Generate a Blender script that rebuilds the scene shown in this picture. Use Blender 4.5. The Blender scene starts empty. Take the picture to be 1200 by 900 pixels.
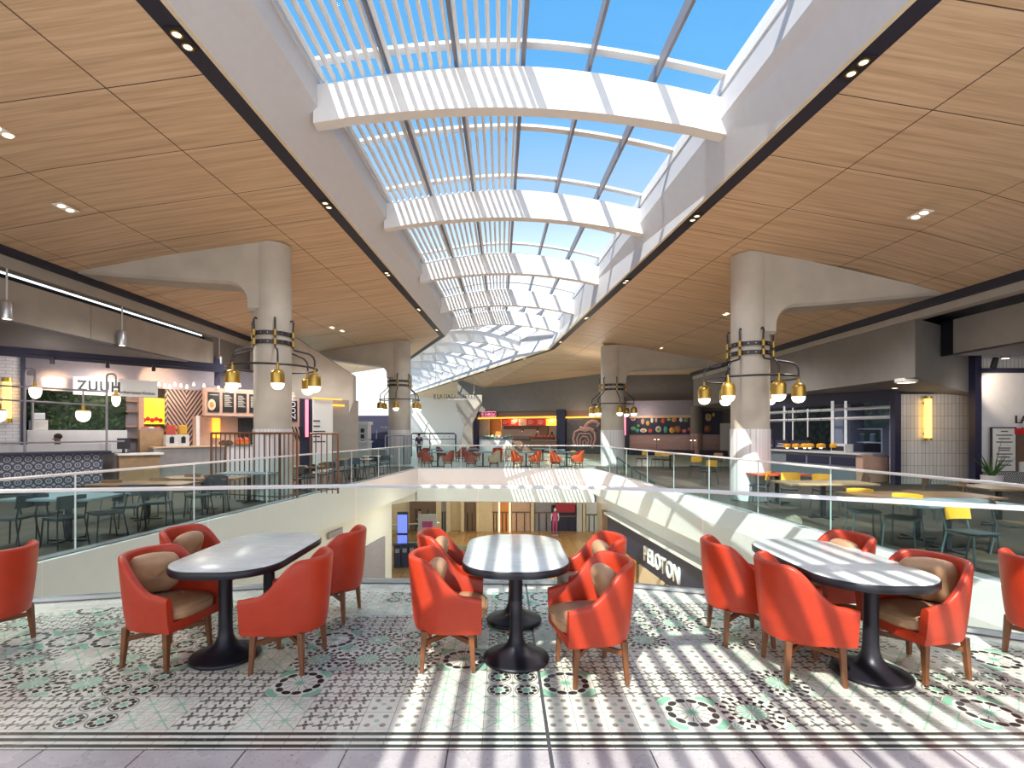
import bpy, bmesh, math, random
from mathutils import Vector, Matrix
random.seed(7)
SC = bpy.context.scene
COL = SC.collection
PI = math.pi
# ---------------------------------------------------------------- camera
CU, CV, CF, CH = 590.0, 505.0, 600.0, 1.8
cam_data = bpy.data.cameras.new('camera')
cam = bpy.data.objects.new('camera', cam_data)
COL.objects.link(cam)
cam.location = (0, 0, CH)
cam.rotation_euler = (PI/2, 0, 0)
cam_data.sensor_width = 36.0
cam_data.lens = CF/1200.0*36.0
cam_data.shift_x = (600.0-CU)/1200.0
cam_data.shift_y = (CV-450.0)/1200.0
cam_data.clip_start = 0.05
cam_data.clip_end = 400
SC.camera = cam

def at(u, v, y):
    """point at depth y that stands at (u, v) in the photograph"""
    return Vector(((u-CU)*y/CF, y, CH-(v-CV)*y/CF))

# ---------------------------------------------------------------- node helper
class NT:
    def __init__(s, name):
        s.mat = bpy.data.materials.new(name)
        s.mat.use_nodes = True
        s.t = s.mat.node_tree
        s.b = s.t.nodes['Principled BSDF']
        s.out = s.t.nodes['Material Output']
    def n(s, typ, **kw):
        nd = s.t.nodes.new(typ)
        for k, v in kw.items(): setattr(nd, k, v)
        return nd
    def put(s, sock, v):
        if isinstance(v, bpy.types.NodeSocket): s.t.links.new(v, sock)
        else: sock.default_value = v
    def m(s, op, a, b=None, c=None, clamp=False):
        nd = s.n('ShaderNodeMath', operation=op, use_clamp=clamp)
        s.put(nd.inputs[0], a)
        if b is not None: s.put(nd.inputs[1], b)
        if c is not None: s.put(nd.inputs[2], c)
        return nd.outputs[0]
    def lt(s, a, b): return s.m('LESS_THAN', a, b)
    def gt(s, a, b): return s.m('GREATER_THAN', a, b)
    def mul(s, *a):
        r = a[0]
        for x in a[1:]: r = s.m('MULTIPLY', r, x)
        return r
    def add(s, *a):
        r = a[0]
        for x in a[1:]: r = s.m('ADD', r, x)
        return r
    def sub(s, a, b): return s.m('SUBTRACT', a, b)
    def mx(s, *a):
        r = a[0]
        for x in a[1:]: r = s.m('MAXIMUM', r, x)
        return r
    def ab(s, a): return s.m('ABSOLUTE', a)
    def mix(s, f, a, b):
        nd = s.n('ShaderNodeMix', data_type='RGBA')
        s.put(nd.inputs[0], f)
        s.put(nd.inputs[6], a if isinstance(a, bpy.types.NodeSocket) else (*a[:3], 1))
        s.put(nd.inputs[7], b if isinstance(b, bpy.types.NodeSocket) else (*b[:3], 1))
        return nd.outputs[2]
    def coord(s, kind='Object'):
        return s.n('ShaderNodeTexCoord').outputs[kind]
    def xyz(s, vec):
        nd = s.n('ShaderNodeSeparateXYZ'); s.put(nd.inputs[0], vec); return nd.outputs
    def comb(s, x, y, z=0.0):
        nd = s.n('ShaderNodeCombineXYZ')
        for i, v in enumerate((x, y, z)): s.put(nd.inputs[i], v)
        return nd.outputs[0]
    def mapping(s, vec, scale=(1, 1, 1)):
        nd = s.n('ShaderNodeMapping'); s.put(nd.inputs[0], vec); nd.inputs[3].default_value = scale; return nd.outputs[0]
    def noise(s, vec, scale=5, detail=3, rough=.5):
        nd = s.n('ShaderNodeTexNoise'); s.put(nd.inputs['Vector'], vec)
        nd.inputs['Scale'].default_value = scale; nd.inputs['Detail'].default_value = detail; nd.inputs['Roughness'].default_value = rough
        return nd.outputs[0]
    def ramp(s, f, stops):
        nd = s.n('ShaderNodeValToRGB'); s.put(nd.inputs[0], f)
        e = nd.color_ramp.elements
        while len(e) < len(stops): e.new(.5)
        for i, (p, c) in enumerate(stops):
            e[i].position = p; e[i].color = (*c[:3], 1)
        return nd.outputs[0]
    def set(s, **kw):
        names = dict(color='Base Color', rough='Roughness', metal='Metallic', spec='Specular IOR Level', coat='Coat Weight', emit='Emission Color', estr='Emission Strength')
        for k, v in kw.items():
            if isinstance(v, tuple) and len(v) == 3: v = (*v, 1)
            s.put(s.b.inputs[names[k]], v)
        return s
    def bump(s, h, strength=.3, dist=.01):
        nd = s.n('ShaderNodeBump'); nd.inputs['Strength'].default_value = strength; nd.inputs['Distance'].default_value = dist
        s.put(nd.inputs['Height'], h); s.t.links.new(nd.outputs[0], s.b.inputs['Normal'])
        return s

M = {}
def mat(key, color, rough=.5, metal=0., var=.06, scale=6., spec=.5, coat=0.):
    """plain material with a little procedural tonal variation"""
    k = NT(key)
    f = k.noise(k.coord('Object'), scale, 4)
    lo = tuple(max(0, c*(1-var)) for c in color); hi = tuple(min(1, c*(1+var)) for c in color)
    k.set(color=k.ramp(f, [(.3, lo), (.7, hi)]), rough=rough, metal=metal, spec=spec, coat=coat)
    M[key] = k.mat
    return k.mat
def emit(key, color, strength):
    k = NT(key)
    k.set(color=color, emit=color, estr=strength, rough=.4)
    M[key] = k.mat
    return k.mat

# ---------------------------------------------------------------- mesh helper
class MB:
    def __init__(s):
        s.bm = bmesh.new()
        s.uv = None
    def face(s, pts, uvs=None):
        vs = [s.bm.verts.new(Vector(p)) for p in pts]
        f = s.bm.faces.new(vs)
        if uvs:
            if s.uv is None: s.uv = s.bm.loops.layers.uv.new('UVMap')
            for l, q in zip(f.loops, uvs): l[s.uv].uv = q
        return f
    def grid(s, rows, close_u=False, close_v=False):
        """rows: list of lists of points"""
        V = [[s.bm.verts.new(Vector(p)) for p in r] for r in rows]
        nr, nc = len(V), len(V[0])
        for i in range(nr if close_v else nr-1):
            for j in range(nc if close_u else nc-1):
                a, b, c, d = V[i][j], V[i][(j+1) % nc], V[(i+1) % nr][(j+1) % nc], V[(i+1) % nr][j]
                try: s.bm.faces.new((a, b, c, d))
                except ValueError: pass
        return V
    def capv(s, vs):
        try: s.bm.faces.new(vs)
        except ValueError: pass
    def hexa(s, b, t):
        """bottom four and top four points"""
        V = [s.bm.verts.new(Vector(p)) for p in (*b, *t)]
        for q in ((3, 2, 1, 0), (4, 5, 6, 7), (0, 1, 5, 4), (1, 2, 6, 5), (2, 3, 7, 6), (3, 0, 4, 7)):
            s.bm.faces.new([V[i] for i in q])
        return s
    def box(s, x0, x1, y0, y1, z0, z1):
        return s.hexa([(x0, y0, z0), (x1, y0, z0), (x1, y1, z0), (x0, y1, z0)], [(x0, y0, z1), (x1, y0, z1), (x1, y1, z1), (x0, y1, z1)])
    def prism(s, poly, z0, z1):
        n = len(poly)
        a = [s.bm.verts.new((p[0], p[1], z0)) for p in poly]
        b = [s.bm.verts.new((p[0], p[1], z1)) for p in poly]
        s.bm.faces.new(a[::-1]); s.bm.faces.new(b)
        for i in range(n): s.bm.faces.new((a[i], a[(i+1) % n], b[(i+1) % n], b[i]))
        return s
    def extrude(s, poly, vec):
        """poly: 3D points, moved along vec"""
        vec = Vector(vec); n = len(poly)
        a = [s.bm.verts.new(Vector(p)) for p in poly]
        b = [s.bm.verts.new(Vector(p)+vec) for p in poly]
        s.bm.faces.new(a[::-1]); s.bm.faces.new(b)
        for i in range(n): s.bm.faces.new((a[i], a[(i+1) % n], b[(i+1) % n], b[i]))
        return s
    def tube(s, pts, r, n=8, closed=False):
        pts = [Vector(p) for p in pts]
        rs = r if isinstance(r, (list, tuple)) else [r]*len(pts)
        rows = []
        up = None
        L = len(pts)
        for i, p in enumerate(pts):
            if closed: t = pts[(i+1) % L]-pts[i-1]
            else: t = pts[min(i+1, L-1)]-pts[max(i-1, 0)]
            t.normalize()
            if up is None:
                up = Vector((0, 0, 1)) if abs(t.z) < .9 else Vector((1, 0, 0))
            a = t.cross(up)
            if a.length < 1e-4: a = t.cross(Vector((0, 1, 0)))
            a.normalize(); b = a.cross(t); up = b
            rows.append([p+(a*math.cos(2*PI*k/n)+b*math.sin(2*PI*k/n))*rs[i] for k in range(n)])
        V = s.grid(rows, close_u=True, close_v=closed)
        if not closed: s.capv(V[0][::-1]); s.capv(V[-1])
        return s
    def cyl(s, p0, p1, r0, r1=None, n=16):
        return s.tube([p0, p1], [r0, r0 if r1 is None else r1], n)
    def lathe(s, prof, n=32, c=(0, 0, 0)):
        rows = [[(c[0]+r*math.cos(2*PI*k/n), c[1]+r*math.sin(2*PI*k/n), c[2]+z) for k in range(n)] for r, z in prof]
        V = s.grid(rows, close_u=True)
        s.capv(V[0][::-1]); s.capv(V[-1])
        return s
    def ball(s, c, rx, ry=None, rz=None, n=16, m=10, e=1.0):
        ry = ry or rx; rz = rz or rx
        P = lambda v: math.copysign(abs(v)**e, v)
        rows = []
        for i in range(m+1):
            a = -PI/2+PI*i/m
            a = max(-PI/2+.02, min(PI/2-.02, a))
            rows.append([(c[0]+rx*P(math.cos(a))*P(math.cos(2*PI*k/n)), c[1]+ry*P(math.cos(a))*P(math.sin(2*PI*k/n)), c[2]+rz*P(math.sin(a))) for k in range(n)])
        V = s.grid(rows, close_u=True)
        s.capv(V[0][::-1]); s.capv(V[-1])
        return s
    def build(s, name, material, parent=None, smooth=False, bevel=0., angle=40, loc=None, rz=0.):
        bmesh.ops.recalc_face_normals(s.bm, faces=s.bm.faces[:])
        me = bpy.data.meshes.new(name)
        if bevel: 
            bmesh.ops.bevel(s.bm, geom=[e for e in s.bm.edges if e.is_manifold and e.calc_face_angle(0) > .6], offset=bevel, segments=2, profile=.7, affect='EDGES', clamp_overlap=True)
        if smooth:
            for f in s.bm.faces: f.smooth = True
            for e in s.bm.edges:
                if len(e.link_faces) == 2 and e.calc_face_angle(0) > math.radians(angle): e.smooth = False
        s.bm.to_mesh(me); s.bm.free()
        for m_ in (material if isinstance(material, (list, tuple)) else [material]):
            me.materials.append(M[m_] if isinstance(m_, str) else m_)
        o = bpy.data.objects.new(name, me)
        COL.objects.link(o)
        if parent is not None: o.parent = parent
        if loc is not None: o.location = loc
        if rz: o.rotation_euler.z = rz
        return o

def tag(o, label, cat, group=None, kind=None):
    if label: o['label'] = label
    if cat: o['category'] = cat
    if group: o['group'] = group
    if kind: o['kind'] = kind
    return o
def thing(name, label, cat, loc=(0, 0, 0), rz=0., group=None):
    o = bpy.data.objects.new(name, None)
    COL.objects.link(o)
    o.location = loc; o.rotation_euler = (0, 0, rz)
    o.empty_display_size = .1
    return tag(o, label, cat, group)
def struct(o):
    o['kind'] = 'structure'
    return o
def kids(o): return [c for c in COL.objects if c.parent is o]
def dup(root, loc, rz, label, group=None, swap=None):
    """copy a thing with its parts and sub-parts; swap: {material: other material}"""
    def cp(o, par):
        c = o.copy(); COL.objects.link(c); c.parent = par
        if swap and o.type == 'MESH':
            for a, b in swap.items():
                for i, sl in enumerate(c.material_slots):
                    if sl.material == M[a]:
                        sl.link = 'OBJECT'; sl.material = M[b]
        for ch in FAM.get(o.name, ()): cp(ch, c)
        return c
    r = cp(root, None)
    r.location = loc; r.rotation_euler = (0, 0, rz)
    r['label'] = label
    if group: r['group'] = group
    return r
FAM = {}
def family(root):
    """note the children of a thing once, before it is copied"""
    for o in COL.objects:
        if o.parent is not None: FAM.setdefault(o.parent.name, [])
    FAM.clear()
    for o in COL.objects:
        if o.parent is not None: FAM.setdefault(o.parent.name, []).append(o)
def text(name, body, size, material, parent, loc, rot=(PI/2, 0, 0), depth=.01, sx=1., align='LEFT', bold=0., space=1.):
    c = bpy.data.curves.new(name, 'FONT')
    c.body = body; c.size = size; c.offset = bold; c.space_character = space; c.extrude = depth; c.align_x = align
    t = bpy.data.objects.new(name, c); COL.objects.link(t)
    bpy.context.view_layer.update()
    me = bpy.data.meshes.new_from_object(t)
    COL.objects.unlink(t); bpy.data.objects.remove(t)
    me.materials.clear(); me.materials.append(M[material])
    o = bpy.data.objects.new(name, me); COL.objects.link(o)
    o.parent = parent; o.location = loc; o.rotation_euler = rot; o.scale = (sx, 1, 1)
    return o

class Plane:
    """an upright plane in the place: origin, direction along it as the viewer sees it from its front"""
    def __init__(s, x0, y0, dx, dy):
        L = math.hypot(dx, dy)
        s.o = Vector((x0, y0)); s.d = Vector((dx/L, dy/L)); s.n = Vector((s.d.y, -s.d.x))   # n points to the viewer
        s.rz = math.atan2(dy, dx)
    def at(s, u, v, off=0.):
        a = (u-CU)/CF
        X0, Y0 = s.o+s.n*off
        t = (a*Y0-X0)/(s.d.x-a*s.d.y)
        y = Y0+s.d.y*t
        return t, CH-(v-CV)*y/CF
    def world(s, t, off, z):
        p = s.o+s.d*t+s.n*off
        return Vector((p.x, p.y, z))
    def thing(s, name, label, cat, t, off, z, group=None):
        o = thing(name, label, cat, s.world(t, off, z), s.rz, group)
        ORG[o.name] = (t, off, z)
        return o
    def rect(s, u0, v0, u1, v1, off):
        t0, z1 = s.at(u0, v0, off); t1, z0 = s.at(u1, v1, off)
        return t0, t1, z0, z1
ORG = {}
def pbox(P, par, name, t0, t1, z0, z1, off0, off1, material, bevel=0.):
    """box as a part of a thing made with P.thing"""
    t, o, z = ORG[par.name]
    return MB().box(t0-t, t1-t, -(off1-o), -(off0-o), z0-z, z1-z).build(name, material, par, bevel=bevel)
def panel(P, name, label, cat, rect, off, thick, material, group=None, kind=None, bevel=0.):
    """one upright slab as a thing; rect in photo pixels on the plane at off"""
    t0, t1, z0, z1 = P.rect(*rect, off)
    tc = (t0+t1)/2
    o = MB().box(t0-tc, t1-tc, -thick/2, thick/2, 0, z1-z0).build(name, material, None, bevel=bevel, loc=P.world(tc, off-thick/2, z0), rz=P.rz)
    return tag(o, label, cat, group, kind)
# ---------------------------------------------------------------- materials
mat('white_paint', (.80, .79, .78), .55, var=.02)
mat('cool_white', (.76, .77, .80), .5, var=.03)
mat('soffit_grey', (.60, .59, .59), .6, var=.03)
mat('mullion_grey', (.22, .21, .24), .5, var=.03)
mat('dark_leaf', (.012, .045, .012), .6, var=.5, scale=9)
mat('olive_soffit', (.46, .46, .40), .7, var=.03)
mat('band_grey', (.60, .60, .63), .6, var=.02)
mat('cream_edge', (.72, .62, .45), .6)
mat('dark_strip', (.018, .018, .035), .6)
mat('black_paint', (.012, .012, .018), .5)
mat('concrete', (.47, .43, .37), .75, var=.10, scale=1.4)
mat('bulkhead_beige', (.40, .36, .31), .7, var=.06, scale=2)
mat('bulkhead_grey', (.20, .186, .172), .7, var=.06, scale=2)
mat('soffit_dark', (.13, .12, .13), .7)
mat('rail_metal', (.80, .80, .82), .3, .3, var=.02)
mat('steel', (.55, .56, .60), .3, .8)
mat('black_metal', (.020, .019, .026), .38, .3, spec=.5)
mat('dark_bronze', (.05, .045, .05), .4, .5)
mat('bronze', (.20, .09, .05), .4, .4)
mat('brass', (.52, .34, .08), .38, .85, var=.08)
mat('red_leather', (.47, .040, .013), .40, var=.07, scale=9)
mat('tan_leather', (.46, .27, .15), .5, var=.12, scale=8)
mat('beige_cloth', (.55, .40, .27), .7)
mat('orange_leather', (.60, .085, .025), .45)
mat('yellow_shell', (.85, .42, .03), .4)
mat('brown_shell', (.20, .11, .06), .45)
mat('dark_shell', (.035, .04, .055), .5)
mat('blue_shell', (.04, .06, .10), .5)
mat('grey_legs', (.12, .15, .17), .4, .4)
mat('table_wood', (.22, .12, .07), .35, var=.15, scale=4)
mat('table_grey', (.20, .25, .29), .5)
mat('purple_grey', (.30, .28, .33), .6)
mat('pink_wood', (.62, .40, .30), .6)
mat('counter_grey', (.34, .33, .33), .6, var=.1, scale=4)
mat('oak', (.42, .28, .16), .55, var=.12, scale=5)
mat('red_board', (.70, .03, .03), .4)
mat('yellow_board', (.85, .55, .04), .4)
mat('orange_glow_wall', (.75, .28, .07), .6)
mat('warm_wall', (.62, .45, .30), .6)
mat('black_board', (.02, .02, .022), .4)
mat('sign_white', (.90, .89, .86), .5, var=.01)
mat('ink', (.02, .02, .02), .5)
mat('menu_ink', (.55, .50, .42), .5)
mat('navy', (.025, .025, .06), .5)
mat('leaf', (.05, .16, .03), .5, var=.4, scale=12)
mat('pot_white', (.75, .74, .74), .4)
mat('screen_frame', (.03, .03, .04), .4)
mat('blue_screen_case', (.10, .11, .4), .4)
mat('food_red', (.65, .10, .06), .5); mat('food_green', (.12, .42, .16), .5)
mat('food_teal', (.08, .42, .36), .5); mat('food_cream', (.75, .60, .42), .5); mat('food_yellow', (.80, .45, .06), .5)
mat('pepper_line', (.55, .34, .32), .6)
mat('charcoal_wall', (.10, .10, .105), .7, var=.2, scale=6)
mat('skin_dark', (.22, .11, .07), .6); mat('skin', (.50, .28, .19), .6)
mat('cloth_black', (.015, .015, .02), .8); mat('cloth_navy', (.03, .035, .08), .8); mat('hair_black', (.01, .008, .008), .6)
mat('shop_cream', (.72, .58, .38), .6); mat('shop_brown', (.20, .12, .08), .6)
mat('lower_red', (.34, .012, .03), .4)
mat('magenta_cloth', (.55, .08, .25), .7)
mat('joint_line', (.10, .10, .10), .7)
emit('opal', (1.0, .90, .76), 2.6)
emit('downlight_glow', (1.0, .80, .55), 3.0)
emit('tube_glow', (1.0, .62, .14), 2.2)
emit('orange_led', (1.0, .42, .04), 1.6)
emit('yellow_led', (1.0, .66, .03), 1.3)
emit('blue_led', (.22, .28, 1.0), .8)
emit('sign_led', (.95, .25, .35), 1.2)
emit('shop_led', (1.0, .70, .45), 1.3)

def glass(key, tint, refl=.10, ior=1.45, rough=.02):
    k = NT(key)
    k.t.nodes.remove(k.b)
    tr = k.n('ShaderNodeBsdfTransparent'); tr.inputs[0].default_value = (*tint, 1)
    gl = k.n('ShaderNodeBsdfGlossy'); gl.inputs['Roughness'].default_value = rough; gl.inputs[0].default_value = (.9, 1, .97, 1)
    lw = k.n('ShaderNodeLayerWeight'); lw.inputs[0].default_value = .5
    mx = k.n('ShaderNodeMixShader')
    k.put(mx.inputs[0], k.add(k.mul(k.m('POWER', lw.outputs['Facing'], 4.0), refl*.9), refl*.10))
    k.t.links.new(tr.outputs[0], mx.inputs[1]); k.t.links.new(gl.outputs[0], mx.inputs[2])
    k.t.links.new(mx.outputs[0], k.out.inputs[0])
    M[key] = k.mat
glass('guard_glass', (.885, .965, .955), .045)
glass('sky_glass', (.93, .965, 1.0), .05)
glass('shop_glass', (.80, .84, .92), .08)

def wood_ceiling():
    k = NT('wood_ceiling')
    uv = k.coord('UV'); X, Y, Z = k.xyz(uv)
    g1 = k.noise(k.comb(k.mul(X, .35), k.mul(Y, 9.)), 1.0, 5, .6)
    g2 = k.noise(k.comb(k.mul(X, 1.2), k.mul(Y, 40.)), 1.0, 3, .6)
    f = k.add(k.mul(g1, .7), k.mul(g2, .3))
    col = k.ramp(f, [(.30, (.46, .31, .19)), (.45, (.61, .43, .27)), (.60, (.74, .56, .37)), (.75, (.64, .48, .31))])
    jy = k.lt(k.ab(k.sub(k.m('FRACT', k.mul(Y, 1/1.66)), .5)), .006)
    jx = k.lt(k.ab(k.sub(k.m('FRACT', k.mul(X, 1/2.75)), .5)), .0036)
    k.set(color=k.mix(k.mx(jy, jx), col, (.08, .05, .035)), rough=.55, spec=.3)
    M['wood_ceiling'] = k.mat
wood_ceiling()

def tile_floor():
    k = NT('patterned_floor')
    P = k.n('ShaderNodeNewGeometry').outputs['Position']
    x, y, z = k.xyz(P)
    T = .19
    X = k.m('DIVIDE', k.sub(x, .257), T); Y = k.m('DIVIDE', k.sub(y, 3.086), T)
    bx, by = k.m('FLOOR', k.mul(X, .5)), k.m('FLOOR', k.mul(Y, .5))
    lx, ly = k.sub(k.m('FRACT', k.mul(X, .5)), .5), k.sub(k.m('FRACT', k.mul(Y, .5)), .5)
    tx, ty = k.sub(k.m('FRACT', X), .5), k.sub(k.m('FRACT', Y), .5)
    qx, qy = k.sub(k.m('FRACT', k.mul(X, 2.)), .5), k.sub(k.m('FRACT', k.mul(Y, 2.)), .5)
    def pol(a, b): return k.m('SQRT', k.add(k.mul(a, a), k.mul(b, b))), k.m('ARCTAN2', b, a)
    R, TH = pol(lx, ly); r, th = pol(tx, ty); q, qh = pol(qx, qy)
    wn = k.n('ShaderNodeTexWhiteNoise', noise_dimensions='2D'); k.put(wn.inputs['Vector'], k.comb(bx, by)); h = wn.outputs['Value']
    def ring(rr, tt, n, r0, rad, stretch=1.):
        f = k.sub(k.m('FRACT', k.mul(k.add(tt, 10.), n/(2*PI))), .5)
        a = k.mul(f, r0*2*PI/n/stretch); b = k.sub(rr, r0)
        return k.lt(k.add(k.mul(a, a), k.mul(b, b)), rad*rad)
    def cosn(tt, n, ph=0.): return k.m('COSINE', k.add(k.mul(tt, float(n)), ph))
    def between(a, lo, hi): return k.mul(k.gt(a, lo), k.lt(a, hi))
    # 0 big rosette of twelve black drops
    b0 = ring(R, TH, 12, .37, .062, 1.45)
    g0 = k.mx(k.lt(R, k.add(.10, k.mul(cosn(TH, 12), .035))), k.mul(between(R, .47, .60), k.gt(cosn(TH, 4, PI), .2)))
    o0 = k.mx(k.mul(between(R, .15, .29), k.lt(k.ab(cosn(TH, 6)), .26)), k.gt(R, .61))
    # 1 four small rosettes
    b1 = ring(r, th, 8, .29, .088, 1.2)
    g1 = k.lt(r, k.add(.135, k.mul(cosn(th, 8), .045)))
    o1 = k.mx(between(r, .40, .455), k.gt(r, .62))
    # 2 pale lattice of green lines
    dg = k.ab(k.sub(k.ab(tx), k.ab(ty)))
    b2 = 0.0
    g2 = k.mul(k.mx(k.lt(dg, .040), k.lt(k.ab(tx), .028), k.lt(r, k.add(.13, k.mul(cosn(th, 8), .06)))), .75)
    o2 = k.mul(k.mx(between(r, .33, .355), k.lt(k.ab(ty), .012)), .35)
    # 3 linked dots
    b3 = k.mx(k.lt(q, .20), k.mul(k.lt(k.ab(k.add(qx, k.mul(qy, .25))), .085), k.gt(k.ab(qy), .22)))
    g3 = 0.0
    o3 = k.mul(k.lt(k.ab(k.sub(qy, k.mul(qx, .25))), .10), k.gt(k.ab(qx), .2))
    b3 = k.mul(b3, .85)
    # 4 dense green and black mosaic
    cx, cy = k.sub(k.ab(lx), .5), k.sub(k.ab(ly), .5); CR, CT = pol(cx, cy)
    mos = k.mul(cosn(TH, 8), k.m('SINE', k.mul(R, 62.)))
    b4 = k.mul(k.mx(k.mul(between(R, .265, .365), k.gt(cosn(TH, 16, PI), .05)), k.mul(between(R, .395, .50), k.gt(cosn(TH, 16), .15)), k.mul(k.gt(R, .52), k.gt(cosn(TH, 24), .3))), k.gt(CR, .19))
    g4 = k.mx(k.mul(between(R, .055, k.add(.21, k.mul(cosn(TH, 16), .05))), k.gt(cosn(TH, 16), -.55)), k.mul(k.lt(CR, .17), k.gt(cosn(CT, 16), -.3)))
    o4 = k.mx(between(R, .235, .262), k.mul(k.lt(mos, -.55), k.gt(R, .27), k.gt(CR, .17)))
    # 5 pale dots
    dd, _ = pol(k.sub(k.ab(tx), .25), k.sub(k.ab(ty), .25))
    b5 = 0.0
    g5 = k.mul(k.lt(r, .09), .7)
    o5 = k.mul(k.lt(dd, .10), .9)
    edges = [0, .15, .30, .46, .64, .82, 1.01]
    sel = [between(h, edges[i]-1e-4, edges[i+1]-1e-4) for i in range(6)]
    def pick(ms):
        return k.add(*[k.mul(s_, m_) for s_, m_ in zip(sel, ms) if not (isinstance(m_, float) and m_ == 0.)])
    kb, kg, ko = pick([b0, b1, b2, b3, b4, b5]), pick([g0, g1, g2, g3, g4, g5]), pick([o0, o1, o2, o3, o4, o5])
    stain = k.noise(P, 3.5, 4)
    cream = k.ramp(stain, [(.3, (.62, .625, .545)), (.7, (.73, .74, .665))])
    col = k.mix(ko, cream, (.20, .20, .16))
    col = k.mix(kg, col, (.22, .50, .34))
    col = k.mix(kb, col, (.022, .026, .024))
    jx = k.gt(k.ab(tx), .488); jy = k.gt(k.ab(ty), .488)
    col = k.mix(k.mul(k.mx(jx, jy), .75), col, (.12, .12, .11))
    # plain border by the glass
    slant = k.add(y, k.mul(k.mx(k.sub(x, 1.4), 0.), .52), k.mul(k.mx(k.sub(k.mul(x, -1.), 1.6), 0.), .21))
    plain = k.mix(k.mul(k.gt(k.ab(k.sub(k.m('FRACT', k.mul(x, 1/.38)), .5)), .49), .6), cream, (.2, .2, .19))
    col = k.mix(k.gt(slant, 5.72), col, plain)
    # striped border row and grey stone towards the viewer
    sy = k.m('DIVIDE', k.sub(y, 2.895), T)
    st = k.lt(k.ab(k.sub(k.m('FRACT', k.mul(sy, 3.2)), .5)), .26)
    brd = k.mix(k.mul(st, between(sy, .06, .95)), k.mix(k.mul(jx, .7), cream, (.15, .15, .14)), (.035, .05, .042))
    col = k.mix(k.lt(y, 3.086), col, brd)
    sx = k.sub(k.m('FRACT', k.m('DIVIDE', k.sub(x, .257), .57)), .5)
    spk = k.noise(P, 60., 2, .6)
    stone = k.mix(k.gt(spk, .66), k.ramp(k.noise(P, 2.2, 5), [(.3, (.36, .34, .36)), (.7, (.50, .475, .49))]), (.22, .20, .21))
    stone = k.mix(k.gt(k.ab(sx), .492), stone, (.06, .06, .06))
    col = k.mix(k.lt(y, 2.895), col, stone)
    col = k.mix(k.lt(k.ab(k.sub(y, 2.89)), .005), col, (.05, .05, .05))
    col = k.mix(k.lt(k.ab(k.sub(x, .262)), .011), col, (.07, .07, .08))
    k.set(color=col, rough=k.ramp(stain, [(.3, (.22,)*3), (.8, (.36,)*3)]), spec=.45)
    M['patterned_floor'] = k.mat
tile_floor()

def brick_mat(key, color, grout, w, h, offset=0., rough=.25, coord='Object', mort=.03):
    """stacked tiles on an upright face: u along local x, v along z"""
    k = NT(key)
    x, y, z = k.xyz(k.coord(coord))
    fz = k.m('DIVIDE', z, h)
    fx = k.add(k.m('DIVIDE', k.add(x, y), w), k.mul(k.m('FLOOR', fz), offset))
    mx_ = k.mx(k.gt(k.ab(k.sub(k.m('FRACT', fx), .5)), .5-mort*h/w/2 if w > h else .5-mort/2), k.gt(k.ab(k.sub(k.m('FRACT', fz), .5)), .5-mort/2 if w > h else .5-mort*w/h/2))
    wn = k.n('ShaderNodeTexWhiteNoise', noise_dimensions='2D'); k.put(wn.inputs['Vector'], k.comb(k.m('FLOOR', fx), k.m('FLOOR', fz)))
    c = k.mix(wn.outputs['Value'], tuple(a*.9 for a in color), color)
    k.set(color=k.mix(mx_, c, grout), rough=rough)
    M[key] = k.mat
brick_mat('white_tile', (.74, .71, .68), (.30, .28, .28), .12, .42, rough=.22, mort=.10)
brick_mat('white_brick_tile', (.72, .70, .74), (.42, .40, .44), .30, .10, .5, mort=.14)
brick_mat('pink_tile', (.55, .34, .30), (.38, .24, .22), .5, .12, .5, mort=.12)
brick_mat('column_cladding', (.76, .74, .75), (.52, .50, .52), .09, 9.0, rough=.35, mort=.22)
brick_mat('wood_floor_dark', (.13, .085, .06), (.05, .035, .03), .16, 1.4, .37, rough=.4, mort=.03)

def flat_planks(key, a, b, w, l, rough):
    k = NT(key)
    x, y, z = k.xyz(k.n('ShaderNodeNewGeometry').outputs['Position'])
    fx = k.m('DIVIDE', x, w); fy = k.add(k.m('DIVIDE', y, l), k.mul(k.m('FLOOR', fx), .37))
    wn = k.n('ShaderNodeTexWhiteNoise', noise_dimensions='2D'); k.put(wn.inputs['Vector'], k.comb(k.m('FLOOR', fx), k.m('FLOOR', fy)))
    g = k.noise(k.comb(k.mul(x, 12.), k.mul(y, 1.3)), 1., 4)
    f = k.add(k.mul(wn.outputs['Value'], .6), k.mul(g, .4))
    j = k.mx(k.gt(k.ab(k.sub(k.m('FRACT', fx), .5)), .485), k.gt(k.ab(k.sub(k.m('FRACT', fy), .5)), .496))
    k.set(color=k.mix(j, k.ramp(f, [(.2, a), (.8, b)]), tuple(c*.35 for c in a)), rough=rough)
    M[key] = k.mat
flat_planks('dark_plank_floor', (.045, .032, .028), (.105, .072, .055), .18, 1.5, .6)
flat_planks('pale_far_floor', (.40, .44, .38), (.52, .55, .48), .6, .6, .3)
flat_planks('lower_floor', (.50, .27, .10), (.66, .40, .18), .6, 1.2, .25)

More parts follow.
